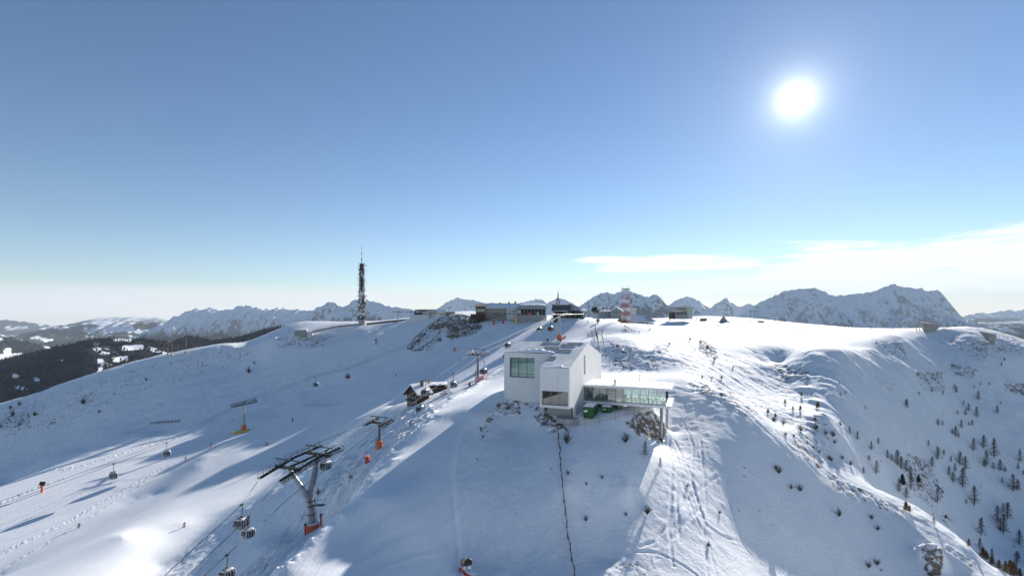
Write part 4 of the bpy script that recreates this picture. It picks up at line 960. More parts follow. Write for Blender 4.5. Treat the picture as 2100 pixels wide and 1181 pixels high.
def pylon(label, u, vb, Y, vtop, sleeve, runv, acr, name='lift_pylon', r=(.48, .34), train=2.6, lattice=False, frame_height=1.5, gs=2.1, wcol='galv'):
    b = at(u, vb, Y); b.z = height(b.x, b.y) - .3
    zt = (640 - vtop) / 1000 * Y - b.z; t = thing(name, label, 'lift pylon', b)
    MB().tube((0, 0, 0), (0, 0, zt), r[0], r[1], 12).build('trunk', M_[wcol], t)
    ladder(t, (0, 0, 1.5 if not lattice else .2), (0, 0, zt - .3), acr * -(r[0] + .1), M_['dark_metal'])
    if lattice:
        m = MB(); o_ = acr * -(r[0] + .45)
        for s in (-.35, .35):
            m.bar(o_ + runv * s, o_ * .8 + runv * s + Vector((0, 0, zt * .45)), .07, .07)
        for k in range(7):
            z0, z1 = zt * .45 * k / 7, zt * .45 * (k + 1) / 7; m.bar(o_ + runv * -.35 + Vector((0, 0, z0)), o_ + runv * .35 + Vector((0, 0, z1)), .05, .05); m.bar(o_ + runv * .35 + Vector((0, 0, z0)), o_ + runv * -.35 + Vector((0, 0, z1)), .05, .05)
        m.build('lattice_stair', M_['dark_metal'], t)
    if sleeve: MB().lathe([(r[0] + .30, -.6), (r[0] + .34, 0), (r[0] + .34, sleeve), (r[0] + .1, sleeve + .08)], (0, 0, 0), 14).build('padding', M_['orange'], t)
    MB().bar(acr * -(gs + .4) + Vector((0, 0, zt)), acr * (gs + .4) + Vector((0, 0, zt)), .42, .4).build('crossbeam', M_['dark_metal'], t)
    for s in (-1, 1):
        c = acr * gs * s + Vector((0, 0, zt + .55)); sl = Vector((0, 0, .18)) * train
        sheave_train('sheave_train', t, c - runv * train - sl, c + runv * train + sl * .6, 8, M_['dark_metal'])
        catwalk(t, c - runv * train - sl + Vector((0, 0, -.5)), c + runv * train + sl * .6 + Vector((0, 0, -.5)), s, M_['dark_metal'], .5)
    if frame_height: lift_gantry(t, (0, 0, zt + .3), runv, acr, gs * 2.2, frame_height, M_['dark_metal'])
    return t, b, zt
T2 = pylon('slim grey lift pylon with an orange sleeve at its foot beside the churned snow bank', 778, 920, 112.4, 867, 2.0, RUN, ACR, r=(.38, .28), train=2.3, lattice=True, frame_height=1.1, gs=1.9, wcol='tower_grey')
T3 = pylon('lift pylon with dark head and pink netting at its foot above the wooden hut', 980, 783, 160, 727, 0, RUN, ACR, r=(.38, .28), lattice=True, frame_height=1.5, gs=2.1, wcol='tower_grey')
T4 = pylon('lift pylon with an orange sleeve standing in front of the summit lift station', 1147, 696, 226, 647, 2.4, RUN, ACR, r=(.75, .5), frame_height=0, train=3.2)
T5 = pylon('lift pylon with yellow mats round its foot on the sunlit left piste', 500, 888, 215, 827, 3.6, RUN2, ACR2, r=(.62, .42), frame_height=0, train=5.0, gs=2.4, wcol='galv')
pb = T5[1]
ym = tag(MB().hexa([(-3.9, -2.6, -.3), (-2.5, -3.4, -.3), (1.4, -1.5, -.3), (.6, -.6, -.3)], [(-3.9, -2.6, 1.3), (-2.5, -3.4, 1.3), (1.4, -1.5, 1.7), (.6, -.6, 1.7)]).hexa([(1.0, -1.5, -.3), (2.2, -1.2, -.3), (2.2, .6, -.3), (1.0, .6, -.3)], [(1.0, -1.5, 1.8), (2.2, -1.2, 1.8), (2.2, .6, 1.9), (1.0, .6, 1.9)]).build('safety_mat', M_['yellow'], bevel=.15, loc=pb), 'yellow crash mats wrapped round the foot of the pylon on the left piste', 'crash mat')
sb = MB(); sb.lathe([(.9, 0), (.8, .35), (.45, .65), (.1, .75)], (-2.6, -2.6, 1.25), 12); sb.build('snow_heap', M_['snowcap'], ym, smooth=True)
# ropes
def sag(A, B, s, n=10): return [A.lerp(B, k / n) - Vector((0, 0, s * 4 * (k / n) * (1 - k / n))) for k in range(n + 1)]
def rope(name, label, P_, r=.055):
    m = MB()
    for a, b in zip(P_, P_[1:]): m.path(sag(a, b, .004 * (b - a).length), r, 5)
    return tag(m.build(name, M_['dark_metal']), label, 'cable')
h1 = -.2915 * fb.y
lo_, hi_ = Vector((fb.x - 4.2, fb.y - 1.2, h1 - 2.4)), Vector((fb.x + .35, fb.y + 2.2, h1 + .3))
def headp(T, s, acr, gs): return T[1] + acr * gs * s + Vector((0, 0, T[2] + .6))
for s, side in ((-1, 'left'), (1, 'right')):
    near = at(495, 1035, fb.y - 13.5) if s < 0 else at(509, 1060, fb.y - 15.5)
    P_ = [near - RUN * 45 - Vector((0, 0, 20)), near, lo_ - RUN * 4.0 + ACR * 2.35 * s + Vector((0, 0, -.6)), lo_.lerp(hi_, .5) + ACR * 2.35 * s + Vector((0, 0, .8)), hi_ + RUN * 3.4 + ACR * 2.35 * s + Vector((0, 0, .6)), headp(T2, s, ACR, 1.9), headp(T3, s, ACR, 2.1), headp(T4, s, ACR, 2.1), Vector((37, 262, -.8)) + ACR * 2.3 * s]
    rope('haul_rope', 'steel rope over the %s of the forked pylon, up to the summit' % ('outer left wheels' if s < 0 else 'inner right wheels'), P_)
YA, YB = min(190, ground(233, 985).y * .96), min(199.5, ground(342, 940).y * .96)
GP = [at(-60, 1055, YA - 15), at(233, 951, YA), at(342, 908, YB)]
GP2 = [at(647, 773, 231.8), at(713, 757, 240), at(901, 683, 268), at(952, 668, 276.8), at(1024, 646, 286)]
for s in (-1, 1):
    P_ = [p + ACR2 * 2.4 * (s - 1) for p in GP] + [headp(T5, s, ACR2, 2.4)] + [p + ACR2 * 2.4 * (s - 1) for p in GP2]
    rope('haul_rope', 'thin rope of the left gondola line, %s' % ('the strand carrying the cabins' if s > 0 else 'the empty return strand'), P_)
# cabins: grip point from the photo pixel, distance, bearing of the run
cab = make_cabin('dark gondola cabin left of the forked pylon, upper one of the close pair', M_['cabin_body'])
cab_red = make_cabin('gondola cabin with a dark red lower half in front of the summit lift station', M_['cabin_red'])
rotA, rotB = math.atan2(-RUN.x, RUN.y), math.atan2(-RUN2.x, RUN2.y)
used = set()
def place_cabin(u, v, Y, rz_, label, kind=cab, sc=1.0):
    if id(kind) not in used: used.add(id(kind)); o = kind; o.location = at(u, v, Y); o.rotation_euler = (0, 0, rz_); o['label'] = label
    else: o = dup(kind, at(u, v, Y), rz_, label)
    o.scale = (sc, sc, sc); o['group'] = 'gondola cabins on the lift ropes'; return o
place_cabin(495, 1035, fb.y - 13.5, rotA + .15, 'dark gondola cabin left of the forked pylon, upper one of the close pair', sc=.84)
place_cabin(509, 1060, fb.y - 15.5, rotA - .1, 'dark gondola cabin left of the forked pylon, lower one of the close pair', sc=.72)
place_cabin(465, 1138, fb.y - 19, rotA, 'gondola cabin cut by the bottom edge of the photo', sc=.82)
rope('haul_rope', 'lowest of the three ropes beside the forked pylon, carrying the cabin at the bottom edge', [at(250, 1330, fb.y - 34), at(465, 1138, fb.y - 19), at(593, 1020, fb.y - 2), at(770, 880, 113)])
place_cabin(668, 924, fb.y + 2, rotA, 'gondola cabin hanging just right of the forked pylon head', sc=.82)
place_cabin(862, 813, 136, rotA + .1, 'gondola cabin in front of the wooden hut, low over the snow bank')
place_cabin(872, 781, 150, rotA + .1, 'gondola cabin right before the dark hut wall')
place_cabin(929, 766, 156, rotA, 'gondola cabin to the right of the wooden hut, left of the pylon with pink netting')
place_cabin(992, 741, 172, rotA, 'gondola cabin touching the right side of the pylon with pink netting')
place_cabin(1041, 690, 196, rotA, 'pale gondola cabin just above the left corner of the museum roof')
place_cabin(1038, 712, 182, rotA, 'gondola cabin half hidden behind the left corner of the museum roof')
place_cabin(1106, 659, 225, rotA, 'gondola cabin with pale lower half, on the snow left of the summit lift station', sc=1.1)
place_cabin(1129, 656, 238, rotA, 'gondola cabin with a dark red lower half in front of the summit lift station', cab_red, 1.2)
place_cabin(342, 908, YB, rotB, 'small gondola cabin over the left piste, right-hand one of two', sc=1.1); place_cabin(233, 951, YA, rotB, 'small gondola cabin over the left piste, left-hand one of two', sc=1.1)
place_cabin(647, 773, 231.8, rotB, 'gondola cabin over the big shaded slope, lower and left of the one with red panel'); place_cabin(713, 757, 240, rotB, 'gondola cabin with a dark red panel over the big shaded slope', cab_red)
place_cabin(901, 683, 262, rotB, 'dark gondola cabin below the rocky knoll'); place_cabin(951, 667, 268, rotB, 'dark gondola cabin before the rocks of the rocky knoll', sc=1.2)
for o in (x for x in bpy.data.objects if x.get('category') == 'gondola cabin' and x.location.x > 0 and x.location.y > 220 and 'pale lower' in x['label']):
    for c in o.children:
        if c.name.startswith('cabin_shell'): c.data = c.data.copy(); c.data.materials[0] = M_['cabin_frame']
# splayed two-leg pylon by the hotel
b = at(1024, 664, 288); b.z = height(b.x, b.y) - .2
t = thing('lift_pylon', 'two-legged pylon with red padded feet beside the long hotel', 'lift pylon', b)
for s in (-1, 1):
    MB().tube((s * 2.2 - (1.2 if s < 0 else 0), 0, 0), (s * 1.7 - 1.0, 0, 6.0), .28, .24, 8).build('leg', M_['stone_grey'], t); MB().tube((s * 2.2 - (1.2 if s < 0 else 0), 0, -.5), (s * 2.15 - (1.15 if s < 0 else 0), 0, 2.2), .62, .55, 10).build('padding', M_['red'], t)
sheave_train('sheave_train', t, (-9.5, -6, 2.6), (5.5, 3, 6.6), 12, M_['dark_metal']); MB().bar((-4, 0, 6.0), (1.8, 0, 6.0), .4, .4).build('crossbeam', M_['dark_metal'], t)
# T-shaped chairlift posts on the skyline
for u, vt, vb, lab in ((816, 639.5, 657, 'T-shaped lift post on the skyline, the one nearer the lattice mast'), (843, 640, 654, 'T-shaped lift post on the skyline, the one nearer the long station')):
    Y = 322; b = at(u, vb, Y); t = thing('lift_post', lab, 'lift post', b, 0, 'T-shaped posts on the skyline'); hh_ = (vb - vt) / 1000 * Y
    MB().tube((0, 0, -2), (0, 0, hh_), .32, .26, 8).build('mast', M_['galv'], t); MB().bar((-3.4, 0, hh_), (3.4, 0, hh_), .4, .4).build('crossarm', M_['dark_metal'], t)
    for s in (-3.2, 3.2): MB().bar((s, -1.4, hh_ + .2), (s, 1.4, hh_ + .3), .3, .3).build('sheave_train', M_['dark_metal'], t)

# ------------------------------------------------------------------ buildings on the summit
M_['wood_wall'] = plain('brown_timber_wall', (.21, .14, .095), .85, var=.3, scale=2)
M_['white_wall'] = plain('white_rendered_wall', (.66, .66, .66), .85, var=.08)
M_['grey_wall'] = plain('grey_panel_wall', (.33, .35, .36), .7, var=.12)
M_['slate'] = plain('dark_slate_roof', (.06, .065, .075), .7, var=.2)
M_['win'] = plain('window_glass', (.06, .08, .10), .15, var=.3)
M_['cream'] = plain('cream_panel', (.62, .60, .52), .7, var=.1)
M_['pale_green'] = plain('pale_green_glass', (.34, .42, .40), .2, var=.15)
def site(u, vb, Y):
    p = at(u, vb, Y); return p
class House:
    """a building whose front faces the camera: u0..u1 and the base row in the photo, at distance Y"""
    def __init__(s, name, label, cat, u0, u1, vb, Y, depth, turn=0.0):
        s.k = Y / 1000; s.w = (u1 - u0) * s.k; s.d = depth; s.Y = Y; s.vb = vb
        c = at((u0 + u1) / 2, vb, Y); s.t = thing(name, label, cat, c, turn)
    def z(s, v): return (s.vb - v) * s.k
    def x(s, f): return s.w * (f - .5)
    def block(s, name, f0, f1, v0, v1, mat, y0=0.0, y1=None, bevel=0):
        y1 = s.d if y1 is None else y1; z0 = s.z(v1); z0 = z0 - 2.5 if v1 >= s.vb - .01 else z0
        return MB().span((s.x(f0), y0, z0), (s.x(f1), y1, s.z(v0))).build(name, mat, s.t, bevel=bevel)
    def roof_x(s, f0, f1, ve, vr, mat, over=.5, y0=0.0, y1=None, th=.3, snow=True, name='roof'):   # ridge runs left-right
        y1 = s.d if y1 is None else y1; m = MB(); ze, zr = s.z(ve), s.z(vr); ym = (y0 + y1) / 2; a, b = s.x(f0) - over, s.x(f1) + over
        for ya, yb, za, zb in ((y0 - over, ym, ze - .15, zr), (ym, y1 + over, zr, ze - .15)):
            m.hexa([(a, ya, za), (b, ya, za), (b, yb, zb), (a, yb, zb)], [(a, ya, za + th), (b, ya, za + th), (b, yb, zb + th), (a, yb, zb + th)])
        o = m.build(name, mat, s.t)
        g = MB()
        for xx in (s.x(f0) + .02, s.x(f1) - .02): g.face([(xx, y0 + .03, ze - .2), (xx, y1 - .03, ze - .2), (xx, ym, zr)])
        g.build('gable', M_['white_wall'], s.t); return o
    def roof_y(s, f0, f1, ve, vr, mat, over=.6, th=.3, wall=None, y1=None, name='roof'):          # gable towards the camera
        y1 = s.d if y1 is None else y1; m = MB(); ze, zr = s.z(ve), s.z(vr); xm = (s.x(f0) + s.x(f1)) / 2; a, b = s.x(f0) - over, s.x(f1) + over
        for xa, xb, za, zb in ((a, xm, ze - .2, zr), (xm, b, zr, ze - .2)):
            m.hexa([(xa, -over, za), (xb, -over, zb), (xb, y1 + over, zb), (xa, y1 + over, za)], [(xa, -over, za + th), (xb, -over, zb + th), (xb, y1 + over, zb + th), (xa, y1 + over, za + th)])
        o = m.build(name, mat, s.t)
        MB().hexa([(s.x(f0), 0, ze), (s.x(f1), 0, ze), (s.x(f1), y1, ze), (s.x(f0), y1, ze)], [(xm - .02, .0, zr - .05), (xm + .02, .0, zr - .05), (xm + .02, y1, zr - .05), (xm - .02, y1, zr - .05)]).build('gable', wall or M_['wood_wall'], s.t)
        return o
    def windows(s, f0, f1, v0, v1, n, wfrac=.55, mat=None, frame=None, y=0.0):
        for k in range(n):
            c = s.x(f0 + (f1 - f0) * (k + .5) / n); h_ = s.w * abs(f1 - f0) / n * wfrac / 2
            fo = MB().span((c - h_ - .08, y - .10, s.z(v1) - .08), (c + h_ + .08, y - .003, s.z(v0) + .08)).build('window', frame or M_['white_paint'], s.t)
            MB().span((c - h_, y - .13, s.z(v1)), (c + h_, y - .103, s.z(v0))).build('pane', mat or M_['win'], fo)
def snow_sheet(parent, x0, x1, y0, y1, z, th=.35, name='roof_snow', slope=0.0):
    n, k = 18, 8; m = MB()
    for i in range(n + 1):
        for j in range(k + 1):
            e = min(i, n - i) / n * 5; e2 = min(j, k - j) / k * 5; q = min(1, e + .02) * min(1, e2 + .02)
            m.v.append((x0 + (x1 - x0) * i / n, y0 + (y1 - y0) * j / k, z + slope * j / k + th * q ** .5 * (1 + .2 * math.sin(i * 1.1 + j * .8))))
    m.f = [(i * (k + 1) + j, (i + 1) * (k + 1) + j, (i + 1) * (k + 1) + j + 1, i * (k + 1) + j + 1) for i in range(n) for j in range(k)]; m.m = [0] * len(m.f)
    return m.build(name, M_['snowcap'], parent, smooth=True)
# long hotel with a brown timber end
h = House('hotel', 'long hotel with brown timber end, dormers and chimneys left of the lift station', 'hotel', 976, 1066, 647, 296, 11, .05)
h.block('timber_wing', 0, .22, 628, 647, M_['wood_wall'], -1.5, 9); h.block('wall', .22, .72, 631, 647, plain('grey_brown_wall', (.34, .29, .24), .85)); h.block('white_wing', .70, 1.0, 631, 647.5, M_['white_wall'], -2.0, 10)
h.roof_x(.1, 1.0, 631.5, 622.5, M_['snowcap'], .6); h.roof_x(-.01, .2, 628.5, 625.5, M_['wood_wall'], .6, -1.5, 9)
snow_sheet(h.t, h.x(.12), h.x(.98), 5.3, 11, h.z(622.5) + .2, .4, slope=-2.2)
for f in (.22, .28, .40, .46, .52, .58, .78, .86):
    c = h.x(f); d_ = MB().span((c - .55, 1.2, h.z(630.4)), (c + .55, 4, h.z(627.6))); d_o = d_.build('dormer', M_['white_wall'], h.t); MB().span((c - .4, 1.12, h.z(630)), (c + .4, 1.19, h.z(628.2))).build('pane', M_['win'], d_o)
for f, vt in ((.76, 618.5), (.91, 617.5), (.55, 620)): c = h.x(f); MB().span((c - .45, 5, h.z(624)), (c + .45, 6, h.z(vt))).build('chimney', M_['wood_wall'], h.t)
h.windows(.02, .21, 634.5, 638.5, 5, .8, M_['pale_green'], y=-1.5); h.windows(.25, .68, 633.5, 636.5, 7, .5); h.windows(.25, .68, 640, 643.5, 7, .6); h.windows(.73, .98, 636, 639.5, 4, .4, y=-2.0); h.windows(.73, .98, 641.5, 645, 3, .4, y=-2.0)
h.block('terrace', -.12, .2, 644, 647, M_['wood'], -4, -1.55)
# domed cable car station with snow on its rounded roof
h = House('lift_station', 'lift station with a rounded snow-covered roof and open dark hall', 'lift station', 1058, 1121, 655, 286, 14, -.03)
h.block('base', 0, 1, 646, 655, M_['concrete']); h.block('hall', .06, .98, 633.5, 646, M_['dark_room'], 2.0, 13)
for k in range(9): MB().span((h.x(.04 + k * .115) - .15, .2, h.z(646)), (h.x(.04 + k * .115) + .15, .6, h.z(633))).build('post', M_['grey_wall'], h.t)
r = MB(); prof = [(0, 634), (.03, 630), (.12, 626.5), (.3, 625.6), (.9, 625.8), (.97, 628), (1.0, 633.5)]
r.hexa([(h.x(f), -.6, h.z(v)) for f, v in prof], [(h.x(f), -.6 + 15.5, h.z(v)) for f, v in prof]); r.build('roof', M_['grey_wall'], h.t)
snow_sheet(h.t, h.x(.2), h.x(.97), -.4, 14.5, h.z(625.7), .8)
h.block('fascia', .0, 1.0, 629.5, 633.4, M_['grey_wall'], -.9, -.65)
for k, mm in enumerate(('red', 'dark_metal', 'orange', 'dark_metal', 'white_paint', 'dark_metal')): h.block('machine', .12 + k * .14, .2 + k * .14, 639 + k % 3, 645.9, M_[mm], .8, 1.8)
h.windows(.02, .16, 636.5, 643, 1, .8, M_['pale_green'])
h.block('stall', -.02, .05, 651.5, 655, M_['yellow'], -2, -.1)
# pavilion with the dark roof; the bell spire stands behind it
h = House('lift_station', 'summit lift station with dark flat hood, white base and snowy side roof', 'lift station', 1136, 1200, 667, 262, 15, .02)
h.block('base', .0, .98, 652, 667, M_['white_wall'], 0, 14); h.block('dark_base', 0, .18, 650, 667, M_['slate'], -.6, -.02)
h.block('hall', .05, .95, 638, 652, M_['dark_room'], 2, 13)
for k in range(11): MB().span((h.x(.03 + k * .095) - .13, .3, h.z(652)), (h.x(.03 + k * .095) + .13, .7, h.z(638 if k < 6 else 641))).build('post', M_['galv'] if k % 2 else M_['dark_metal'], h.t)
h.block('gallery', .02, .98, 649.5, 652, M_['green_metal'], -1.2, .2)
r = MB(); r.hexa([(h.x(-.04), -1.5, h.z(637.5)), (h.x(.53), -1.5, h.z(636.5)), (h.x(.53), 8, h.z(636.5)), (h.x(-.04), 8, h.z(637.5))], [(h.x(.0), -1.2, h.z(625)), (h.x(.53), -1.2, h.z(625)), (h.x(.53), 8, h.z(623)), (h.x(.0), 8, h.z(623))]); r.build('hood', M_['slate'], h.t)
r = MB(); r.hexa([(h.x(.535), 0, h.z(638)), (h.x(1.06), 0, h.z(639)), (h.x(1.06), 13, h.z(639)), (h.x(.535), 13, h.z(638))], [(h.x(.535), 2, h.z(623)), (h.x(.56), 2, h.z(623)), (h.x(1.04), 12, h.z(635)), (h.x(.535), 12, h.z(622))]); r.build('side_roof', M_['grey_wall'], h.t)
r = MB(); r.hexa([(h.x(.62), -.1, h.z(638.5)), (h.x(1.08), -.1, h.z(639)), (h.x(1.08), 4, h.z(639)), (h.x(.62), 4, h.z(635.5))], [(h.x(.62), -.1, h.z(634)), (h.x(1.08), -.1, h.z(636)), (h.x(1.08), 4, h.z(634)), (h.x(.62), 4, h.z(629))]); r.build('roof_snow', M_['snowcap'], h.t, bevel=.4)
h.windows(.62, .95, 658, 662, 4, .45); h.block('wheel_housing', .62, .82, 635.5, 645, M_['dark_metal'], -1, 1.9); h.block('rail', .0, 1.0, 645.2, 645.8, M_['galv'], -1.0, -.9)
b = at(1144.5, 636, 274); t = thing('bell_spire', 'slender dark tripod spire rising behind the dark hood of the lift station', 'spire', b)
top = Vector((0, 0, (636 - 593) * .274))
for k in range(4):
    q = math.pi / 2 * k + .5; f_ = Vector((2.1 * math.cos(q), 2.1 * math.sin(q), 0)); w_ = f_.lerp(top, .62) * 1.0
    MB().tube(f_, Vector((f_.x * .18, f_.y * .18, top.z * .56)), .22, .16, 6).build('leg', M_['green_metal'], t)
m = MB().tube((0, 0, top.z * .5), (0, 0, top.z * .75), .42, .30, 8).tube((0, 0, top.z * .75), top, .26, .04, 8); m.build('needle', M_['green_metal'], t)
MB().lathe([(1.2, 0), (1.1, .5), (.7, 1.5), (.3, 1.9)], (0, 0, top.z * .16), 14).build('bell', M_['slate'], t)
m = MB()
for k in range(4):
    q0, q1 = math.pi / 2 * k + .5, math.pi / 2 * (k + 1) + .5; m.bar((1.5 * math.cos(q0), 1.5 * math.sin(q0), top.z * .2), (1.5 * math.cos(q1), 1.5 * math.sin(q1), top.z * .2), .15, .15)
m.build('ring_beam', M_['green_metal'], t)
# parked dark van under the station
def car(label, loc, rot, col, L=4.6):
    t = thing('parked_car', label, 'car', loc, rot); m = MB()
    prof = [(-L / 2, .35), (-L / 2, .95), (-L * .30, 1.05), (-L * .20, 1.65), (L * .36, 1.7), (L * .47, 1.05), (L / 2, .95), (L / 2, .35)]
    m.hexa([(x, -.9, z) for x, z in prof], [(x, .9, z) for x, z in prof]); m.build('body', col, t, bevel=.08)
    for s in (-.905, .905): MB().hexa([(-L * .19, s, 1.08), (L * .38, s, 1.08), (L * .33, s, 1.58), (-L * .13, s, 1.58)], [(-L * .19, s * 1.005, 1.08), (L * .38, s * 1.005, 1.08), (L * .33, s * 1.005, 1.58), (-L * .13, s * 1.005, 1.58)]).build('side_window', M_['win'], t)
    for sx in (-L * .3, L * .3):
        for s in (-.8, .8): MB().tube((sx, s - .12, .34), (sx, s + .12, .34), .34, n=14).build('wheel', M_['black'], t)
    MB().box((0, 0, 1.74), (L * .45, 1.5, .1)).build('roof_snow', M_['snowcap'], t, bevel=.04)
    return t
p = at(1161, 667.5, 256); car('dark car parked on snow in front of the summit lift station', p, .1, M_['slate'], 5.2)
# long station at the left end of the summit, with a dark sign on its roof edge
h = House('lift_station', 'long pale station at the left end of the summit with dark roof sign', 'lift station', 852, 901, 650, 322, 12)
h.block('wall', .1, 1, 639, 650, M_['cream']); h.block('roof', -.02, 1.02, 634.6, 638.9, M_['grey_wall'], -.8, 12.5); snow_sheet(h.t, h.x(0), h.x(1), -.6, 12.2, h.z(634.6), .25)
h.block('sign', .18, .46, 634.9, 638, M_['slate'], -1.0, -.83); h.windows(.55, .97, 640.5, 644, 5, .7); h.block('porch', -.05, .3, 641, 650, M_['dark_room'], -.8, -.05); h.block('terrace', -.16, .62, 645.8, 650, M_['white_wall'], -6, -.9); snow_sheet(h.t, h.x(-.15), h.x(.6), -6, -1, h.z(645.8), .3)
h = House('cottage', 'small pale cottage with a snowy hipped roof beside the long station', 'cottage', 899, 914, 648.5, 312, 5); h.block('wall', 0, 1, 641, 648.5, M_['cream']); h.roof_x(0, 1, 641, 635, M_['snowcap'], .4); h.windows(.1, .9, 643, 646, 2, .4)
h = House('kiosk', 'low timber kiosk between the cottage and the rocky knoll', 'kiosk', 914, 933, 647.5, 310, 4); h.block('wall', 0, 1, 640, 647.5, M_['wood_wall']); h.block('roof', -.05, 1.05, 638.5, 639.9, M_['cream'], -.6, 4.5); h.windows(.05, .95, 641.5, 644.5, 4, .6)
# small houses right of the spire
h = House('chalet', 'small dark chalet with a snowy roof, left of the low snow-covered shed', 'chalet', 1215, 1234, 645, 300, 8, -.3); h.block('wall', 0, 1, 637, 645, M_['white_wall']); h.block('balcony', -.02, 1.02, 638, 640.5, M_['wood_wall'], -.8, -.02); h.roof_x(0, 1, 637.5, 631, M_['wood'], .7); snow_sheet(h.t, h.x(.45), h.x(1), 0, 4.3, h.z(637) + .3, .5, slope=1.6); h.windows(.08, .92, 641.2, 643.8, 3, .5)
h = House('shed', 'low snow-covered shed between the chalet and the gabled house', 'shed', 1230, 1253, 645, 296, 8); h.block('wall', 0, 1, 639.5, 645, M_['grey_wall']); h.block('roof', -.02, 1.02, 637.6, 639.45, M_['white_wall'], -.4, 8.3); snow_sheet(h.t, h.x(0), h.x(1), -.3, 8, h.z(637.7), .5); h.windows(.1, .9, 641, 643.5, 3, .5)
h = House('gabled_house', 'grey house with its gable to the slope, left of the red and white mast', 'house', 1253, 1276, 645, 290, 11, -.25); h.block('wall', .04, .96, 637.5, 645, M_['stone_grey']); h.roof_y(0, 1, 638.5, 630.2, M_['snowcap'], .5, .4, M_['stone_grey']); h.windows(.2, .8, 639, 643.5, 3, .5)
h = House('glass_house', 'small glazed flat-roofed building right behind the red and white mast', 'pavilion', 1290, 1305, 644.5, 290, 7); h.block('wall', 0, 1, 634, 644.5, M_['grey_wall']); h.block('roof', -.1, 1.05, 631.8, 633.9, M_['cream'], -.5, 7.4); h.windows(.05, .95, 635.2, 643, 4, .78, M_['pale_green'])
# white low house under the mast
h = House('bungalow', 'white low house with a snow-covered hipped roof at the foot of the red mast', 'house', 1287, 1340, 668.5, 262, 12, -.06)
h.block('wall', 0, 1, 658.5, 668.5, M_['white_wall']); h.block('corner_post', .985, 1.0, 658.5, 668.5, M_['wood'], -.06, -.003)
r = MB(); e = 1.0; z0, z1 = h.z(659), h.z(646.5); r.hexa([(h.x(-.02) - e, -e, z0), (h.x(1) + 1.8, -e, z0), (h.x(1) + 1.8, 12 + e, z0), (h.x(-.02) - e, 12 + e, z0)], [(h.x(.06), 5.5, z1), (h.x(.78), 5.5, z1), (h.x(.78), 6.5, z1), (h.x(.06), 6.5, z1)]); r.build('roof', M_['snowcap'], h.t)
for k in range(6):
    a = .68 + .045 * k; MB().bar((h.x(a + .12) , -e + .1, z0 + .12), (h.x(min(.77, a + .0)), 5.3, z1 + .02), .08, .1).build('roof_seam', M_['grey_wall'], h.t)
h.windows(.42, .52, 660.8, 665, 1, .8); h.windows(.55, .62, 660.6, 666, 1, .8, M_['wood']); h.windows(.68, .80, 660.8, 665, 2, .6); h.block('annex', -.16, 0, 661, 668.5, M_['wood_wall'], 1, 10); r = MB(); r.hexa([(h.x(-.3), -1, h.z(660)), (h.x(-.02), -1, h.z(660)), (h.x(-.02), 9, h.z(660)), (h.x(-.3), 9, h.z(660))], [(h.x(-.17), -1, h.z(650)), (h.x(-.12), -1, h.z(650)), (h.x(-.12), 9, h.z(650)), (h.x(-.17), 9, h.z(650))]); r.build('porch_roof', M_['wood_wall'], h.t)
# red and white lattice mast
def lattice(parent, w0, w1, z0, z1, mat, name, nb=3, r=.11):
    m = MB(); W = lambda z: w0 + (w1 - w0) * (z - z0) / (z1 - z0)
    co = lambda z: [Vector((sx * W(z), sy * W(z), z)) for sx, sy in ((-1, -1), (1, -1), (1, 1), (-1, 1))]
    for k in range(nb):
        a, b = z0 + (z1 - z0) * k / nb, z0 + (z1 - z0) * (k + 1) / nb; ca, cb_ = co(a), co(b)
        for i in range(4):
            j = (i + 1) % 4; m.bar(ca[i], cb_[i], r * 2, r * 2); m.bar(ca[i], cb_[j], r * 1.2, r * 1.2); m.bar(ca[j], cb_[i], r * 1.2, r * 1.2); m.bar(ca[i], ca[j], r * 1.4, r * 1.4)
            if k == nb - 1: m.bar(cb_[i], cb_[j], r * 1.4, r * 1.4)
    return m.build(name, mat, parent)
b = at(1283, 668, 258); t = thing('lattice_mast', 'red and white banded lattice mast standing beside the white low house', 'mast', b); H_ = (668 - 592.5) * .258; zs = [0, .16, .27, .385, .50, .615, .73, .86, 1.0]
M_['mast_white'] = plain('white_mast_paint', (.75, .75, .74), .5)
for k, (a, c) in enumerate(zip(zs, zs[1:])): lattice(t, 2.05 - 1.0 * a * .5, 2.05 - 1.0 * c * .5, a * H_, c * H_ - .02, M_['red'] if k % 2 == 0 else M_['mast_white'], 'red_section' if k % 2 == 0 else 'white_section', 2, .05)
MB().box((0, 0, H_), (3.9, 3.9, .3)).build('platform', M_['dark_metal'], t)
m = MB()
for sx, sy in ((-1, -1), (1, -1), (1, 1), (-1, 1)): m.tube((sx * 1.9, sy * 1.9, H_ + .1), (sx * 1.9, sy * 1.9, H_ + 1.2), .05, n=5); m.bar((sx * 1.9, -1.9, H_ + 1.2), (sx * 1.9, 1.9, H_ + 1.2), .06, .06)
m.build('railing', M_['dark_metal'], t); MB().tube((.3, 0, H_), (.3, 0, H_ + 3.6), .09, .03, 6).build('antenna', M_['dark_metal'], t); MB().tube((-1.3, 0, H_), (-1.3, 0, H_ + 2.0), .06, .03, 6).build('antenna', M_['dark_metal'], t)
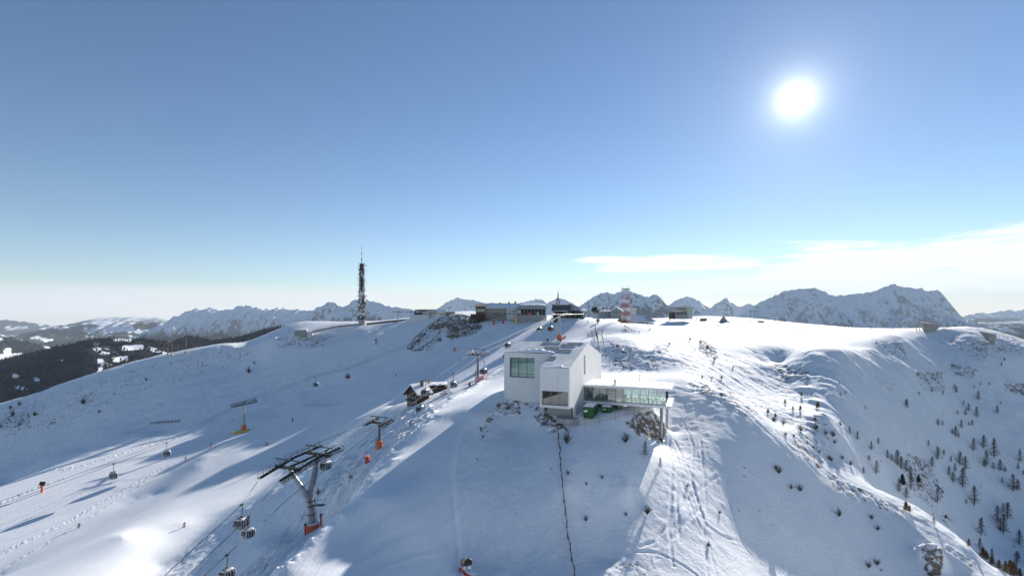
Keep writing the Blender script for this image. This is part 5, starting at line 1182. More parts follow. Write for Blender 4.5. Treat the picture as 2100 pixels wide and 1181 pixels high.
# station with the yellow stripe
h = House('lift_station', 'box-shaped glass station with a yellow stripe near the middle of the plateau', 'lift station', 1384, 1420, 646, 318, 9, .12)
h.block('dark_front', .0, .72, 638.6, 646, M_['stone_grey'], .3, 9); h.block('upper_box', 0, .72, 630, 636.8, M_['grey_wall'], -.3, 9); h.block('end_wall', .72, 1.0, 629.2, 646, M_['pale_green'], -.3, 9); h.block('stripe', -.02, 1.0, 636.85, 637.8, M_['yellow'], -.45, -.31); h.block('roof', -.03, 1.02, 628.9, 629.9, M_['grey_wall'], -.6, 9.2)
h.windows(.06, .64, 631.5, 635, 4, .8, y=-.3); h.windows(.06, .68, 640, 645, 5, .85, frame=M_['grey_wall'], y=.3); h.block('lower_shed', -.14, 0, 641, 646, M_['wood'], .5, 6)
# big dish tower
b = at(742, 663.5, 338); t = thing('radio_tower', 'tall dark lattice radio tower crowded with white dishes', 'radio tower', b); H_ = (663.5 - 541) * .338
MB().tube((0, 0, -2), (0, 0, 2.7), 2.3, 2.2, 10).build('pedestal', M_['concrete'], t)
M_['tower_steel'] = plain('dark_tower_steel', (.075, .08, .085), .6, .2)
lattice(t, 1.9, .95, 2.7, H_, M_['tower_steel'], 'lattice_shaft', 15, .16)
MB().tube((0, 0, 2.5), (0, 0, H_ - .5), .75, .55, 8).build('core', M_['tower_steel'], t)
rn = random.Random(4)
for k in range(11):
    z = 4 + (H_ - 4.5) * k / 10; r_ = (2.9 if k < 5 else 1.75) + (.6 if k in (7, 9) else 0); m = MB(); m.box((0, 0, z), (r_ * 2, r_ * 2, .16))
    for s in (-1, 1): m.bar((s * r_, -r_, z + .9), (s * r_, r_, z + .9), .07, .07); m.bar((-r_, s * r_, z + .9), (r_, s * r_, z + .9), .07, .07)
    for sx in (-1, 1):
        for sy in (-1, 1): m.bar((sx * r_, sy * r_, z), (sx * r_, sy * r_, z + .9), .06, .06)
    m.build('platform', M_['tower_steel'], t)
for k in range(46):
    f = rn.random() ** 1.6; z = 4.6 + (H_ * .92 - 6) * f; q = rn.uniform(-2.9, .4); rr = rn.choice((.55, .7, .9, 1.2)) if f < .5 else rn.choice((.45, .6, .75)); 
    if k == 0: z, q, rr = H_ * .49, -1.5, 1.5
    if k == 1: z, q, rr = H_ * .20, -1.7, 1.3
    ro = 2.5 if z < H_ * .45 else 1.9; c = Vector((ro * math.cos(q), ro * math.sin(q), z)); R_ = Vector((math.cos(q), math.sin(q), 0)).to_track_quat('Z', 'Y').to_matrix()
    MB().lathe([(rr * .3, -.3), (rr, .0), (rr, .25), (rr * .9, .32), (.02, .36)], c, 14, R_).build('dish', M_['white_paint'] if rn.random() < .7 else M_['galv'], t)
for k in range(34):
    z = 4 + (H_ - 4) * rn.random(); q = rn.uniform(0, 6.28); ro = 2.7 - 1.0 * z / H_; c = Vector((ro * math.cos(q), ro * math.sin(q), z)); MB().box(c, (.4, .4, rn.uniform(1.2, 2.6))).build('panel_antenna', M_['galv'] if k % 3 else M_['white_paint'], t)
for k in range(20):
    z = H_ * rn.uniform(.45, 1.0); q = rn.uniform(0, 6.28); MB().tube((1.5 * math.cos(q), 1.5 * math.sin(q), z), (3.4 * math.cos(q), 3.4 * math.sin(q), z), .06, n=5).tube((3.4 * math.cos(q), 3.4 * math.sin(q), z - .8), (3.4 * math.cos(q), 3.4 * math.sin(q), z + .9), .05, n=5).build('dipole', M_['tower_steel'], t)
MB().bar((-2.5, 0, H_ - 1.8), (3.4, 0, H_ - 1.2), .3, .3).build('crossarm', M_['tower_steel'], t)
zt, n_ = (541 - 505) * .338, 6
for k in range(n_): MB().tube((0, 0, H_ + zt * k / n_ - (.3 if k == 0 else 0)), (0, 0, H_ + zt * (k + 1) / n_), .42 - .05 * k, .42 - .05 * (k + 1), 8).build('mast_white_band' if k % 2 == 0 else 'mast_red_band', M_['mast_white'] if k % 2 == 0 else M_['red'], t)
# low concrete bunker and wall on the left skyline
b = at(622, 681, 322); t = thing('bunker', 'low grey concrete bunker on the skyline left of the radio tower', 'bunker', b, .25); MB().span((-5.5, 0, -2.5), (2, 5, 1.4)).build('wall', M_['concrete'], t); MB().span((-5.8, -.3, 1.4), (2.2, 5.3, 1.7)).build('roof', M_['snowcap'], t, bevel=.1); MB().span((2.05, .5, -2.5), (5.5, 4, .5)).build('annex', M_['white_wall'], t)
def wall_line(name, label, cat, P_, h_, w_, mat, sink=.5):
    m = MB()
    for a, b in zip(P_, P_[1:]):
        sd_ = (b - a).cross(Vector((0, 0, 1))).normalized() * w_ / 2
        q = lambda p, z: [p - sd_ + Vector((0, 0, z)), p + sd_ + Vector((0, 0, z))]
        m.hexa([a - sd_ - Vector((0, 0, sink)), b - sd_ - Vector((0, 0, sink)), b + sd_ - Vector((0, 0, sink)), a + sd_ - Vector((0, 0, sink))], [a - sd_ + Vector((0, 0, h_)), b - sd_ + Vector((0, 0, h_)), b + sd_ + Vector((0, 0, h_)), a + sd_ + Vector((0, 0, h_))])
    return tag(m.build(name, mat), label, cat)
def gl(s): return [ground(u, v) for u, v in pts(s)]
wall_line('snow_fence', 'low grey fence along the skyline from the bunker to the radio tower', 'fence', [at(u, v, 325) for u, v in pts('640,682 665,676 690,671 735,666')], 1.0, .3, M_['concrete'])
wall_line('snow_fence', 'low dark fence running right from the foot of the radio tower', 'fence', [at(u, v, 328) for u, v in pts('752,665 800,659.5 840,656')], .7, .2, M_['wood'])
# concrete shells of the museum dug into the far right hill
def shell(name, label, P_, Y0, dep, mat):
    f = [at(u, v, Y0 + dy) for u, v, dy in P_]; c = sum(f, Vector()) / len(f); t = thing(name, label, 'concrete shell', c)
    off = Vector((dep * .2, dep, .4)); m = MB(); m.hexa([p - c for p in f], [p - c + off * (1 if i else 1) for i, p in enumerate(f)]); m.build('shell', mat, t, bevel=.12)
    inn = [p.lerp(c, .0) for p in f]; return t
M_['fair_concrete'] = plain('fair_faced_concrete', (.42, .39, .34), .85, var=.15, scale=.6, bump=.02)
shell('museum_shell', 'curved bow-shaped concrete shell jutting from the far right hilltop', [(1892, 661, -4), (1896, 671, -3), (1900.5, 680, -1), (1912, 680, 0), (1922, 676, 1.5), (1930, 668, 3), (1912, 664, 0)], ground(1905, 682).y + 1, 3, M_['fair_concrete'])
shell('museum_shell', 'grey wedge-shaped concrete shell on the right brow below the hilltop', [(2014, 680, -1), (2024, 690, -2), (2031, 700, -2.5), (2040, 706, -3), (2042, 696, -3), (2045, 687, -3), (2030, 683, -2)], 232, 2.5, M_['fair_concrete'])
# ------------------------------------------------------------------ wooden hut on the piste
def hut():
    b = ground(846, 832); Y = b.y; k = Y / 1000; b = at(846, 831, Y)
    t = thing('wooden_hut', 'dark wooden hut with snowy gable roof in the bend of the piste', 'hut', b, math.radians(-38)); w_, L = 34 * k, 30 * k; h_ = 25 * k; r_ = 40 * k
    MB().span((-w_ / 2, 0, -3), (w_ / 2, L, h_)).build('wall', M_['wood'], t)
    MB().hexa([(-w_ / 2, 0, h_), (w_ / 2, 0, h_), (w_ / 2, L, h_), (-w_ / 2, L, h_)], [(-.03, 0, r_), (.03, 0, r_), (.03, L, r_), (-.03, L, r_)]).build('gable', M_['wood'], t)
    for s in (-1, 1):
        m = MB(); e = 1.0; xo = s * (w_ / 2 + e); zo = h_ - (r_ - h_) * e / (w_ / 2); nn = 10; 
        q = lambda x, z, th: [(0, -e, r_ + th), (x, -e, z + th), (x, L + e, z + th), (0, L + e, r_ + th)]
        m.hexa(q(xo, zo, .02), q(xo, zo, .25)); m.build('roof', M_['wood'], t); m2 = MB(); m2.hexa(q(xo * .98, zo + .1, .26), q(xo * .98, zo + .1, .75)); m2.build('roof_snow', M_['snowcap'], t, bevel=.12)
    MB().span((w_ * .12, L * .55, r_ - 2.4), (w_ * .12 + .8, L * .55 + .8, r_ + 1.6)).build('chimney', M_['wood_wall'], t)
    for x, z in ((-.28, .62), (.0, .62), (.27, .62), (-.28, .25), (.02, .25), (.3, .25)):
        f = MB().span((x * w_ - .34, -.10, z * h_ - .4), (x * w_ + .34, -.003, z * h_ + .42)).build('window', M_['white_paint'], t); MB().span((x * w_ - .26, -.13, z * h_ - .32), (x * w_ + .26, -.103, z * h_ + .34)).build('pane', M_['win'], f)
    MB().span((-w_ * .4, -1.2, h_ * .45 - .1), (w_ * .4, -.15, h_ * .45 + .1)).build('balcony', M_['wood'], t)
    return t, k
hut_t, hk = hut()
b = ground(893, 806); Y = b.y; b = at(897, 808, Y - 2); b.z = max(b.z, height(b.x, b.y) + .3)
t = thing('terrace_bar', 'long low timber bar with flat snowy roof beside the wooden hut', 'bar', b, math.radians(16)); k = Y / 1000; L = 42 * k
MB().span((-L * .45, 0, -5), (L * .5, 6, 2.0)).build('wall', M_['wood_wall'], t); MB().span((-L * .5, -1.6, 2.75), (L * .58, 6.5, 3.0)).build('roof', M_['wood'], t); snow_sheet(t, -L * .5, L * .58, -1.5, 6.4, 3.01, .45)
for i in range(7): MB().span((-L * .46 + L * i / 6.6 - .1, -1.4, -2.5), (-L * .46 + L * i / 6.6 + .1, -1.2, 2.74)).build('post', M_['wood'], t)
for i in range(5): f = MB().span((-L * .35 + i * L * .17, -.09, .3), (-L * .35 + i * L * .17 + 1.4, -.003, 1.6)).build('window', M_['light_wood'], t); MB().span((-L * .35 + i * L * .17 + .12, -.12, .42), (-L * .35 + i * L * .17 + 1.28, -.093, 1.48)).build('pane', M_['win'], f)
MB().span((-L * .3, -7, -3.5), (L * .55, -1.65, -1.2)).build('terrace', M_['wood'], t); snow_sheet(t, -L * .3, L * .55, -7, -1.65, -1.19, .35)
m = MB()
for i in range(9): m.bar((-L * .3 + L * .85 * i / 8, -6.9, -1.1), (-L * .3 + L * .85 * i / 8, -6.9, .1), .1, .1)
m.bar((-L * .3, -6.9, .1), (L * .55, -6.9, .1), .12, .1); m.build('railing', M_['wood'], t)
MB().tube((-L * .36, 3, 2.9), (-L * .36, 3, 5.2), .4, .4, 8).build('chimney', M_['light_wood'], t)
for i, (uu, vv) in enumerate(((915, 806), (921, 809), (909, 811))):
    g = ground(uu, vv); o = thing('picnic_table', 'snow-covered picnic table on the terrace beside the hut', 'table', g, .4 * i, 'picnic tables on the hut terrace'); MB().box((0, 0, .72), (2.0, .8, .06)).build('tabletop', M_['wood'], o); MB().box((0, 0, .84), (2.0, .8, .2)).build('snow_layer', M_['snowcap'], o, bevel=.06)
    for s in (-1, 1): MB().box((0, s * .75, .42), (2.0, .3, .05)).build('bench', M_['wood'], o); MB().bar((s * .8, -.7, 0), (s * .8, .3, .7), .08, .08).build('leg', M_['wood'], o)
b = ground(918, 820); t = thing('flag_pole', 'thin white flagpole right of the timber bar', 'flagpole', b); hh_ = 40 * b.y / 1000; MB().tube((0, 0, 0), (0, 0, hh_), .12, .08, 8).build('pole', M_['white_paint'], t); MB().lathe([(.02, 0), (.14, .06), (.14, .16), (.02, .24)], (0, 0, hh_), 8).build('finial', M_['white_paint'], t); MB().hexa([(.08, 0, hh_ - 5.8), (.75, .05, hh_ - 5.8), (.75, .08, hh_ - 5.8), (.08, .03, hh_ - 5.8)], [(.08, 0, hh_ - .4), (.75, .05, hh_ - .4), (.75, .08, hh_ - .4), (.08, .03, hh_ - .4)]).build('banner', M_['white_paint'], t)

# ------------------------------------------------------------------ waste containers, fences, snow guns, posts
def box_container(label, u, v, Y, w_, L, h_, rot):
    p = at(u, v, Y); p.z = height(p.x, p.y) - .05; t = thing('waste_container', label, 'container', p, rot); m = MB()
    m.hexa([(-w_ / 2 + .1, 0, .12), (w_ / 2 - .1, 0, .12), (w_ / 2 - .1, L, .12), (-w_ / 2 + .1, L, .12)], [(-w_ / 2, -.15, h_), (w_ / 2, -.15, h_), (w_ / 2, L, h_), (-w_ / 2, L, h_)]); m.build('body', M_['green'], t, bevel=.04)
    for k in range(5): yy = L * (k + .4) / 5; MB().span((w_ / 2 - .03, yy, .3), (w_ / 2 + .06, yy + .12, h_ - .05)).build('rib', M_['green'], t)
    for k in range(3): xx = -w_ / 2 + w_ * (k + .5) / 3; MB().span((xx - .05, -.2, .3), (xx + .05, -.05, h_ - .05)).build('rib', M_['green'], t)
    MB().span((-w_ / 2 - .05, -.2, h_), (w_ / 2 + .05, L + .05, h_ + .09)).build('rim', M_['green'], t); snow_sheet(t, -w_ / 2, w_ / 2, -.1, L, h_ + .095, .16, 'snow_layer')
    for s in (-1, 1): MB().tube((s * w_ * .4, .3, 0), (s * w_ * .4, .3, .15), .1).build('foot', M_['black'], t); MB().tube((s * w_ * .4, L - .3, 0), (s * w_ * .4, L - .3, .15), .1).build('foot', M_['black'], t)
    sn = MB().box((-w_ * .22, -.17, h_ * .68), (w_ * .36, .06, h_ * .16)); sn.build('white_marking', M_['snowcap'], t, bevel=.02)  # white block added in place of illegible markings on the container
    return t
box_container('large green waste container with snow on its lid under the glazed wing', 1206, 858, 92.0, 2.0, 4.6, 2.15, -.36)
box_container('small green waste container to the right of the large one', 1243, 853, 95.0, 1.8, 1.7, 1.15, -.36)
def post_fence(name, label, P_, spacing, ph, pr, rails, mat, tilt=0.0, seed=1):
    t = thing(name, label, 'fence', P_[0]); rn = random.Random(seed); o = Vector(P_[0]); tops = []; pos = []
    for a, b in zip(P_, P_[1:]):
        n = max(1, int((b - a).length / spacing))
        for k in range(n): q = a.lerp(b, k / n); pos.append(Vector((q.x, q.y, height(q.x, q.y))))
    pos.append(P_[-1])
    for p in pos[:100]:
        tp = p - o + Vector((rn.uniform(-tilt, tilt), rn.uniform(-tilt, tilt), ph * rn.uniform(.85, 1.1))); tops.append(tp); MB().tube(p - o - Vector((0, 0, .4)), tp, pr, pr * .8, 6).build('post', mat, t)
    for f in rails:
        m = MB()
        for (a, b, p, q) in zip(tops, tops[1:], pos, pos[1:]): m.bar((p - o).lerp(a, f), (q - o).lerp(b, f), pr * .6, pr * 1.0)
        if m.v: m.build('rail', mat, t)
    return t
post_fence('wooden_fence', 'yellowish wooden post and rail fence along the path under the glazed wing', gl('1168,884 1200,873 1230,868 1262,861 1290,855 1310,846 1330,838'), 1.9, 1.25, .065, (.45, .95), M_['light_wood'])
post_fence('snow_fence', 'dark weathered snow fence running down the slope below the museum', gl('1145,890 1148,930 1152,980 1156,1030 1161,1080 1169,1128 1172,1150 1178,1181'), 1.5, 1.15, .075, (.4, .8), M_['wood'], .2, 3)
post_fence('snow_fence', 'dark fence of thick posts beside the cut behind the museum, left row', gl('1221,672 1224,690 1227,712 1229,722'), 3.0, 1.6, .14, (.5, .9), M_['wood'], .1)
post_fence('post_row', 'row of short dark posts curving round the foot of the hill behind the museum', gl('1234,690 1239,712 1244,732 1250,744 1262,750 1279,754 1296,758'), 4.2, 1.0, .12, (), M_['wood'])
post_fence('snow_fence', 'dark snow fence round the lower and right side of the rocky knoll', gl('836,717 852,721 868,712 884,702 896,690 905,676 915,664'), 2.0, 1.3, .12, (.4, .8), M_['wood'], .12)
post_fence('snow_fence', 'dark snow fence up the left side of the rocky knoll', gl('836,716 846,702 856,691 866,680 877,672 886,666'), 2.0, 1.6, .12, (.4, .8), M_['wood'], .12)
post_fence('snow_fence', 'short dark snow fence across the middle of the knoll enclosure', gl('857,692 865,689 874,688'), 1.6, 1.8, .14, (.3, .6, .9), M_['wood'], .1)
post_fence('net_fence', 'dark netting fence lying across the shaded left slope', gl('309,870 325,868 345,867 368,865'), 2.0, 1.2, .13, (.2, .5, .8), M_['wood'], .3)
post_fence('low_fence', 'long low dark fence on the plateau right of the striped station', gl('1474,656 1500,658 1540,659.5 1581,661'), 3.0, .8, .10, (.5, .9), M_['wood'])
post_fence('low_fence', 'low dark fence from the red mast down the small bank', gl('1281,671 1290,676 1300,682 1312,684'), 2.5, .9, .12, (.5, .9), M_['wood'])
M_['pink'] = plain('pink_netting', (.72, .36, .38), .8); M_['net_red'] = plain('red_netting', (.68, .16, .13), .8)
def net(label, P_, h_, mat, Y=None):
    m = MB(); o = Vector(P_[0])
    for a, b in zip(P_, P_[1:]): m.hexa([a - o - Vector((0, .03, .3)), b - o - Vector((0, .03, .3)), b - o + Vector((0, .03, -.3)), a - o + Vector((0, .03, -.3))], [a - o + Vector((0, -.03, h_)), b - o + Vector((0, -.03, h_)), b - o + Vector((0, .03, h_)), a - o + Vector((0, .03, h_))])
    t = thing('safety_net', label, 'safety net', o); m.build('netting', mat, t)
    for p in P_: MB().tube(p - o - Vector((0, 0, .4)), p - o + Vector((0, 0, h_ + .15)), .05, n=5).build('pole', M_['orange'], t)
gz = lambda u, v, Y: Vector((at(u, v, Y).x, Y, height(at(u, v, Y).x, Y)))
net('pink safety netting at the foot of the pylon above the hut', [gz(975, 782, 159), gz(982, 780, 157), gz(992, 775, 157), gz(999, 770, 160)], 1.7, M_['pink'])
net('red safety netting right of the orange foot of the forked pylon', [gz(655, 1096, 91), gz(664, 1088, 91), gz(672, 1082, 92)], 1.2, M_['net_red'])
net('small red and white netting on the piste edge left of the pink netting', [gz(961, 788, 155), gz(965, 786, 156)], 1.3, M_['net_red'])
net('red netting beside the lower foot of the pylon before the summit station', [gz(1151, 694, 222), gz(1160, 688, 226)], 1.0, M_['net_red'])
def hydrant(label, p, h_, col='red'):
    t = thing('hydrant_post', label, 'hydrant', p); MB().tube((0, 0, -.5), (0, 0, h_), .17, .17, 8).build('padded_post', M_[col], t); MB().lathe([(.1, 0), (.22, .05), (.22, .35), (.1, .45)], (0, 0, h_), 8).build('valve_head', M_['black'], t); MB().bar((0, 0, h_ + .3), (.5, 0, h_ + .4), .12, .12).build('spout', M_['black'], t)
px_ = Vector((fb.x, fb.y, 0))
hydrant('tall thin red post with black head right of the forked pylon foot', gz(658, 1092, 93), 3.0); hydrant('tall thin red post with black head left of the forked pylon foot', gz(626, 1118, 92), 3.2)
p = ground(753, 948); t = thing('hydrant_box', 'small red box on the snow bank below the slim pylon', 'hydrant', p); MB().box((0, 0, .55), (.8, .8, 1.5)).build('box', M_['red'], t, bevel=.06); MB().box((0, 0, 1.36), (.9, .9, .12)).build('lid', M_['orange'], t)
p = ground(932, 719); t = thing('hydrant_box', 'small orange box alone on the shaded slope below the rocky knoll', 'hydrant', p); MB().box((0, 0, .7), (1.1, 1.1, 1.8)).build('box', M_['orange'], t, bevel=.06); MB().box((0, 0, 1.66), (1.2, 1.2, .14)).build('lid', M_['yellow'], t)
def snow_gun(label, p, rot, h_=2.6, sc=1.0, foot='red'):
    t = thing('snow_gun', label, 'snow gun', p, rot); MB().tube((0, 0, -.6), (0, 0, h_ * .55), .32, .30, 10).build('padded_mast', M_[foot], t); MB().tube((0, 0, h_ * .55), (0, 0, h_ * .8), .12, .12, 8).build('swivel', M_['dark_metal'], t)
    R_ = Matrix.Rotation(math.radians(72), 3, 'X'); MB().lathe([(.42, -.8), (.62, -.75), (.66, -.2), (.52, .55), (.5, .62), (.1, .64)], (0, 0, h_), 14, R_).build('fan_barrel', M_['black'], t)
    MB().lathe([(.56, .5), (.7, .5), (.7, .66), (.56, .66)], (0, 0, h_), 14, R_).build('nozzle_ring', M_['galv'], t); MB().box((.65, 0, h_ * .72), (.5, .6, .7)).build('control_box', M_[foot], t, bevel=.04)
    t.scale = (sc, sc, sc); return t
snow_gun('dark fan snow gun on a red post on the shaded slope below the radio tower', ground(771, 706), .6, 2.9, 1.0); snow_gun('fan snow gun with orange foot at the left edge', ground(86, 1009), -.9, 2.7, 1.1, 'orange')
snow_gun('dark fan snow gun on the plateau left of the row of posts', ground(1374, 657), .3, 2.6, 1.0, 'dark_metal'); snow_gun('small fan snow gun at the head of the fences behind the museum', ground(1226, 663), .3, 1.6, 1.0, 'dark_metal')
p = ground(957, 1176); t = thing('snow_gun', 'snow gun with two dark barrels and red bumper rim in the bottom shade', 'snow gun', p, .15)
MB().lathe([(1.15, -.3), (1.25, .0), (1.25, .35), (.95, .42), (.9, .0)], (.55, .1, .0), 18, Matrix.Rotation(.35, 3, 'Y')).build('bumper_ring', M_['red'], t)
MB().lathe([(.9, .35), (1.24, .36), (1.2, .48), (.95, .5)], (.55, .1, .0), 18, Matrix.Rotation(.35, 3, 'Y')).build('snow_rim', M_['snowcap'], t)
m = MB()
for a, b in (((-.7, -.5, -.3), (-.2, .1, 1.3)), ((.7, -.5, -.3), (.2, .1, 1.3)), ((0, .9, -.3), (0, .2, 1.3)), ((-.4, -.15, .6), (.4, -.15, .6)), ((-.9, -.7, .1), (.9, -.7, .1))): m.tube(a, b, .07, n=6)
m.build('frame', M_['green_metal'], t)
Rg = Matrix.Rotation(math.radians(60), 3, 'X') @ Matrix.Rotation(.9, 3, 'Y')
MB().lathe([(.35, -.5), (.55, -.45), (.6, .1), (.5, .55), (.12, .58)], (.38, .2, 1.85), 16, Matrix.Rotation(math.radians(68), 3, 'X')).build('fan_barrel', M_['black'], t)
MB().lathe([(.3, -.25), (.52, -.2), (.52, .1), (.3, .15)], (-.55, .2, 1.8), 14, Rg).build('turbine', M_['black'], t)
nz = MB()
for k in range(12): q = math.pi * 2 * k / 12; c = Vector((-.55, .2, 1.8)) + Rg @ Vector((.56 * math.cos(q), .56 * math.sin(q), 0)); nz.tube(c, c + Rg @ Vector((.2 * math.cos(q), .2 * math.sin(q), .05)), .06, n=5)
nz.tube(Vector((-.55, .2, 1.8)), Vector((-.55, .2, 1.8)) + Rg @ Vector((0, 0, .2)), .6, .6, 14); nz.build('nozzle_ring', M_['wood_wall'], t)
MB().box((-.35, -.3, 1.15), (.5, .12, .55), Matrix.Rotation(.3, 3, 'Y')).build('white_panel', M_['white_paint'], t); MB().box((.45, -.3, 1.2), (.55, .12, .6), Matrix.Rotation(-.3, 3, 'Y')).build('white_panel', M_['white_paint'], t)
MB().box((-1.05, -.2, .85), (.5, .45, .55)).build('red_box', M_['red'], t, bevel=.06); MB().box((0, -.5, .1), (1.0, .6, .6)).build('base_box', M_['red'], t, bevel=.08); t.scale = (.75,) * 3
for u, v0, v1, lab in ((344.5, 699, 726, 'left one of the pair of thin masts on the left skyline'), (352.5, 699, 728, 'right one of the pair of thin masts on the left skyline'), (381.7, 691, 722, 'single tall thin mast on the left skyline, right of the pair')):
    Y = 318; b = at(u, v1, Y); t = thing('thin_mast', lab, 'mast', b); MB().tube((0, 0, -3), (0, 0, (v1 - v0) / 1000 * Y), .22, .14, 6).build('pole', M_['light_wood'], t); MB().box((0, 0, .1), (1.4, 1.4, .8)).build('footing', M_['concrete'], t)
# nets and frames, sheds and poles on the plateau
b = at(1547, 656, 312)
for k, (u, lab) in enumerate(((1539.5, 'left'), (1547, 'middle'), (1554.5, 'right'))):
    b = gz(u, 656, 312); t = thing('tall_pole', 'tall thin pole with a crosspiece on the plateau brow, %s one of three' % lab, 'pole', b); MB().tube((0, 0, -1), (0, 0, 6.8), .12, .1, 6).build('pole', M_['dark_metal'], t); MB().bar((-1.1, 0, 6.7), (1.1, 0, 6.5), .18, .2).build('crosspiece', M_['dark_metal'], t)
b = gz(1484, 655, 312); t = thing('pyramid_tent', 'small dark pyramid frame tent on the plateau', 'tent', b); MB().hexa([(-1.9, -1.9, 0), (1.9, -1.9, 0), (1.9, 1.9, 0), (-1.9, 1.9, 0)], [(-.08, -.08, 4.0), (.08, -.08, 4.0), (.08, .08, 4.0), (-.08, .08, 4.0)]).build('canvas', M_['concrete'], t); MB().span((-3.2, -2.6, -.3), (3.2, 2.4, .25)).build('platform', M_['wood'], t)
b = gz(1444, 651.5, 322); t = thing('shed', 'little brown shed on the plateau hump', 'shed', b); MB().span((-1.9, 0, -.5), (1.9, 2, 1.2)).build('wall', M_['wood_wall'], t); MB().span((-2.1, -.2, 1.2), (2.1, 2.2, 1.4)).build('roof', M_['cream'], t)
b = gz(1561, 657, 305); t = thing('snow_box', 'low boat-shaped wooden box on the plateau below the three poles', 'box', b); MB().hexa([(-1.0, -.8, -.2), (1.3, -.8, -.2), (1.3, .8, -.2), (-1.0, .8, -.2)], [(-2.0, -1.1, .9), (1.7, -1.1, .75), (1.7, 1.1, .75), (-2.0, 1.1, .9)]).build('hull', M_['concrete'], t, bevel=.05); MB().hexa([(-1.7, -.9, .86), (1.4, -.9, .75), (1.4, .9, .75), (-1.7, .9, .86)], [(-1.5, -.8, 1.0), (1.2, -.8, .95), (1.2, .8, .95), (-1.5, .8, 1.0)]).build('snow_layer', M_['snowcap'], t)
rn = random.Random(8)
for k in range(13):
    u = 1383 + k * 6.6 + rn.uniform(-2, 2); v = 654 + rn.uniform(-2.0, 2.5); b = ground(u, v); a = rn.uniform(-.7, .7)
    t = thing('snow_lance', 'slanting dark snow lance on a stand on the plateau', 'snow lance', b, rn.uniform(0, 3), 'slanting snow lances parked on the plateau'); MB().tube((0, 0, -.3), (math.sin(a) * 2.0, 0, math.cos(a) * 2.0), .09, .07, 6).build('lance', M_['dark_metal'], t); MB().bar((-.5, -.4, 0), (.3, .1, .9), .07, .07).bar((.1, .1, .8), (.5, .4, 0), .07, .07).build('stand', M_['dark_metal'], t)
b = gz(1335, 770, 131); t = thing('marker_post', 'thin T-shaped marker post on the path behind the glazed wing', 'post', at(1312, 779, 126)); t.location.z = height(t.location.x, t.location.y); MB().tube((0, 0, -.3), (0, 0, 1.3), .05, n=6).build('pole', M_['dark_metal'], t); MB().bar((-.25, 0, 1.3), (.25, 0, 1.3), .08, .06).build('crosspiece', M_['dark_metal'], t)
b = gz(1654, 671, 280); t = thing('marker_post', 'lone leaning marker post beside walkers at the plateau edge', 'post', b, .2); MB().tube((0, 0, -.3), (.3, 0, 2.6), .1, n=6).build('pole', M_['wood'], t); MB().box((.3, 0, 2.6), (.25, .1, .3)).build('plate', M_['wood'], t)

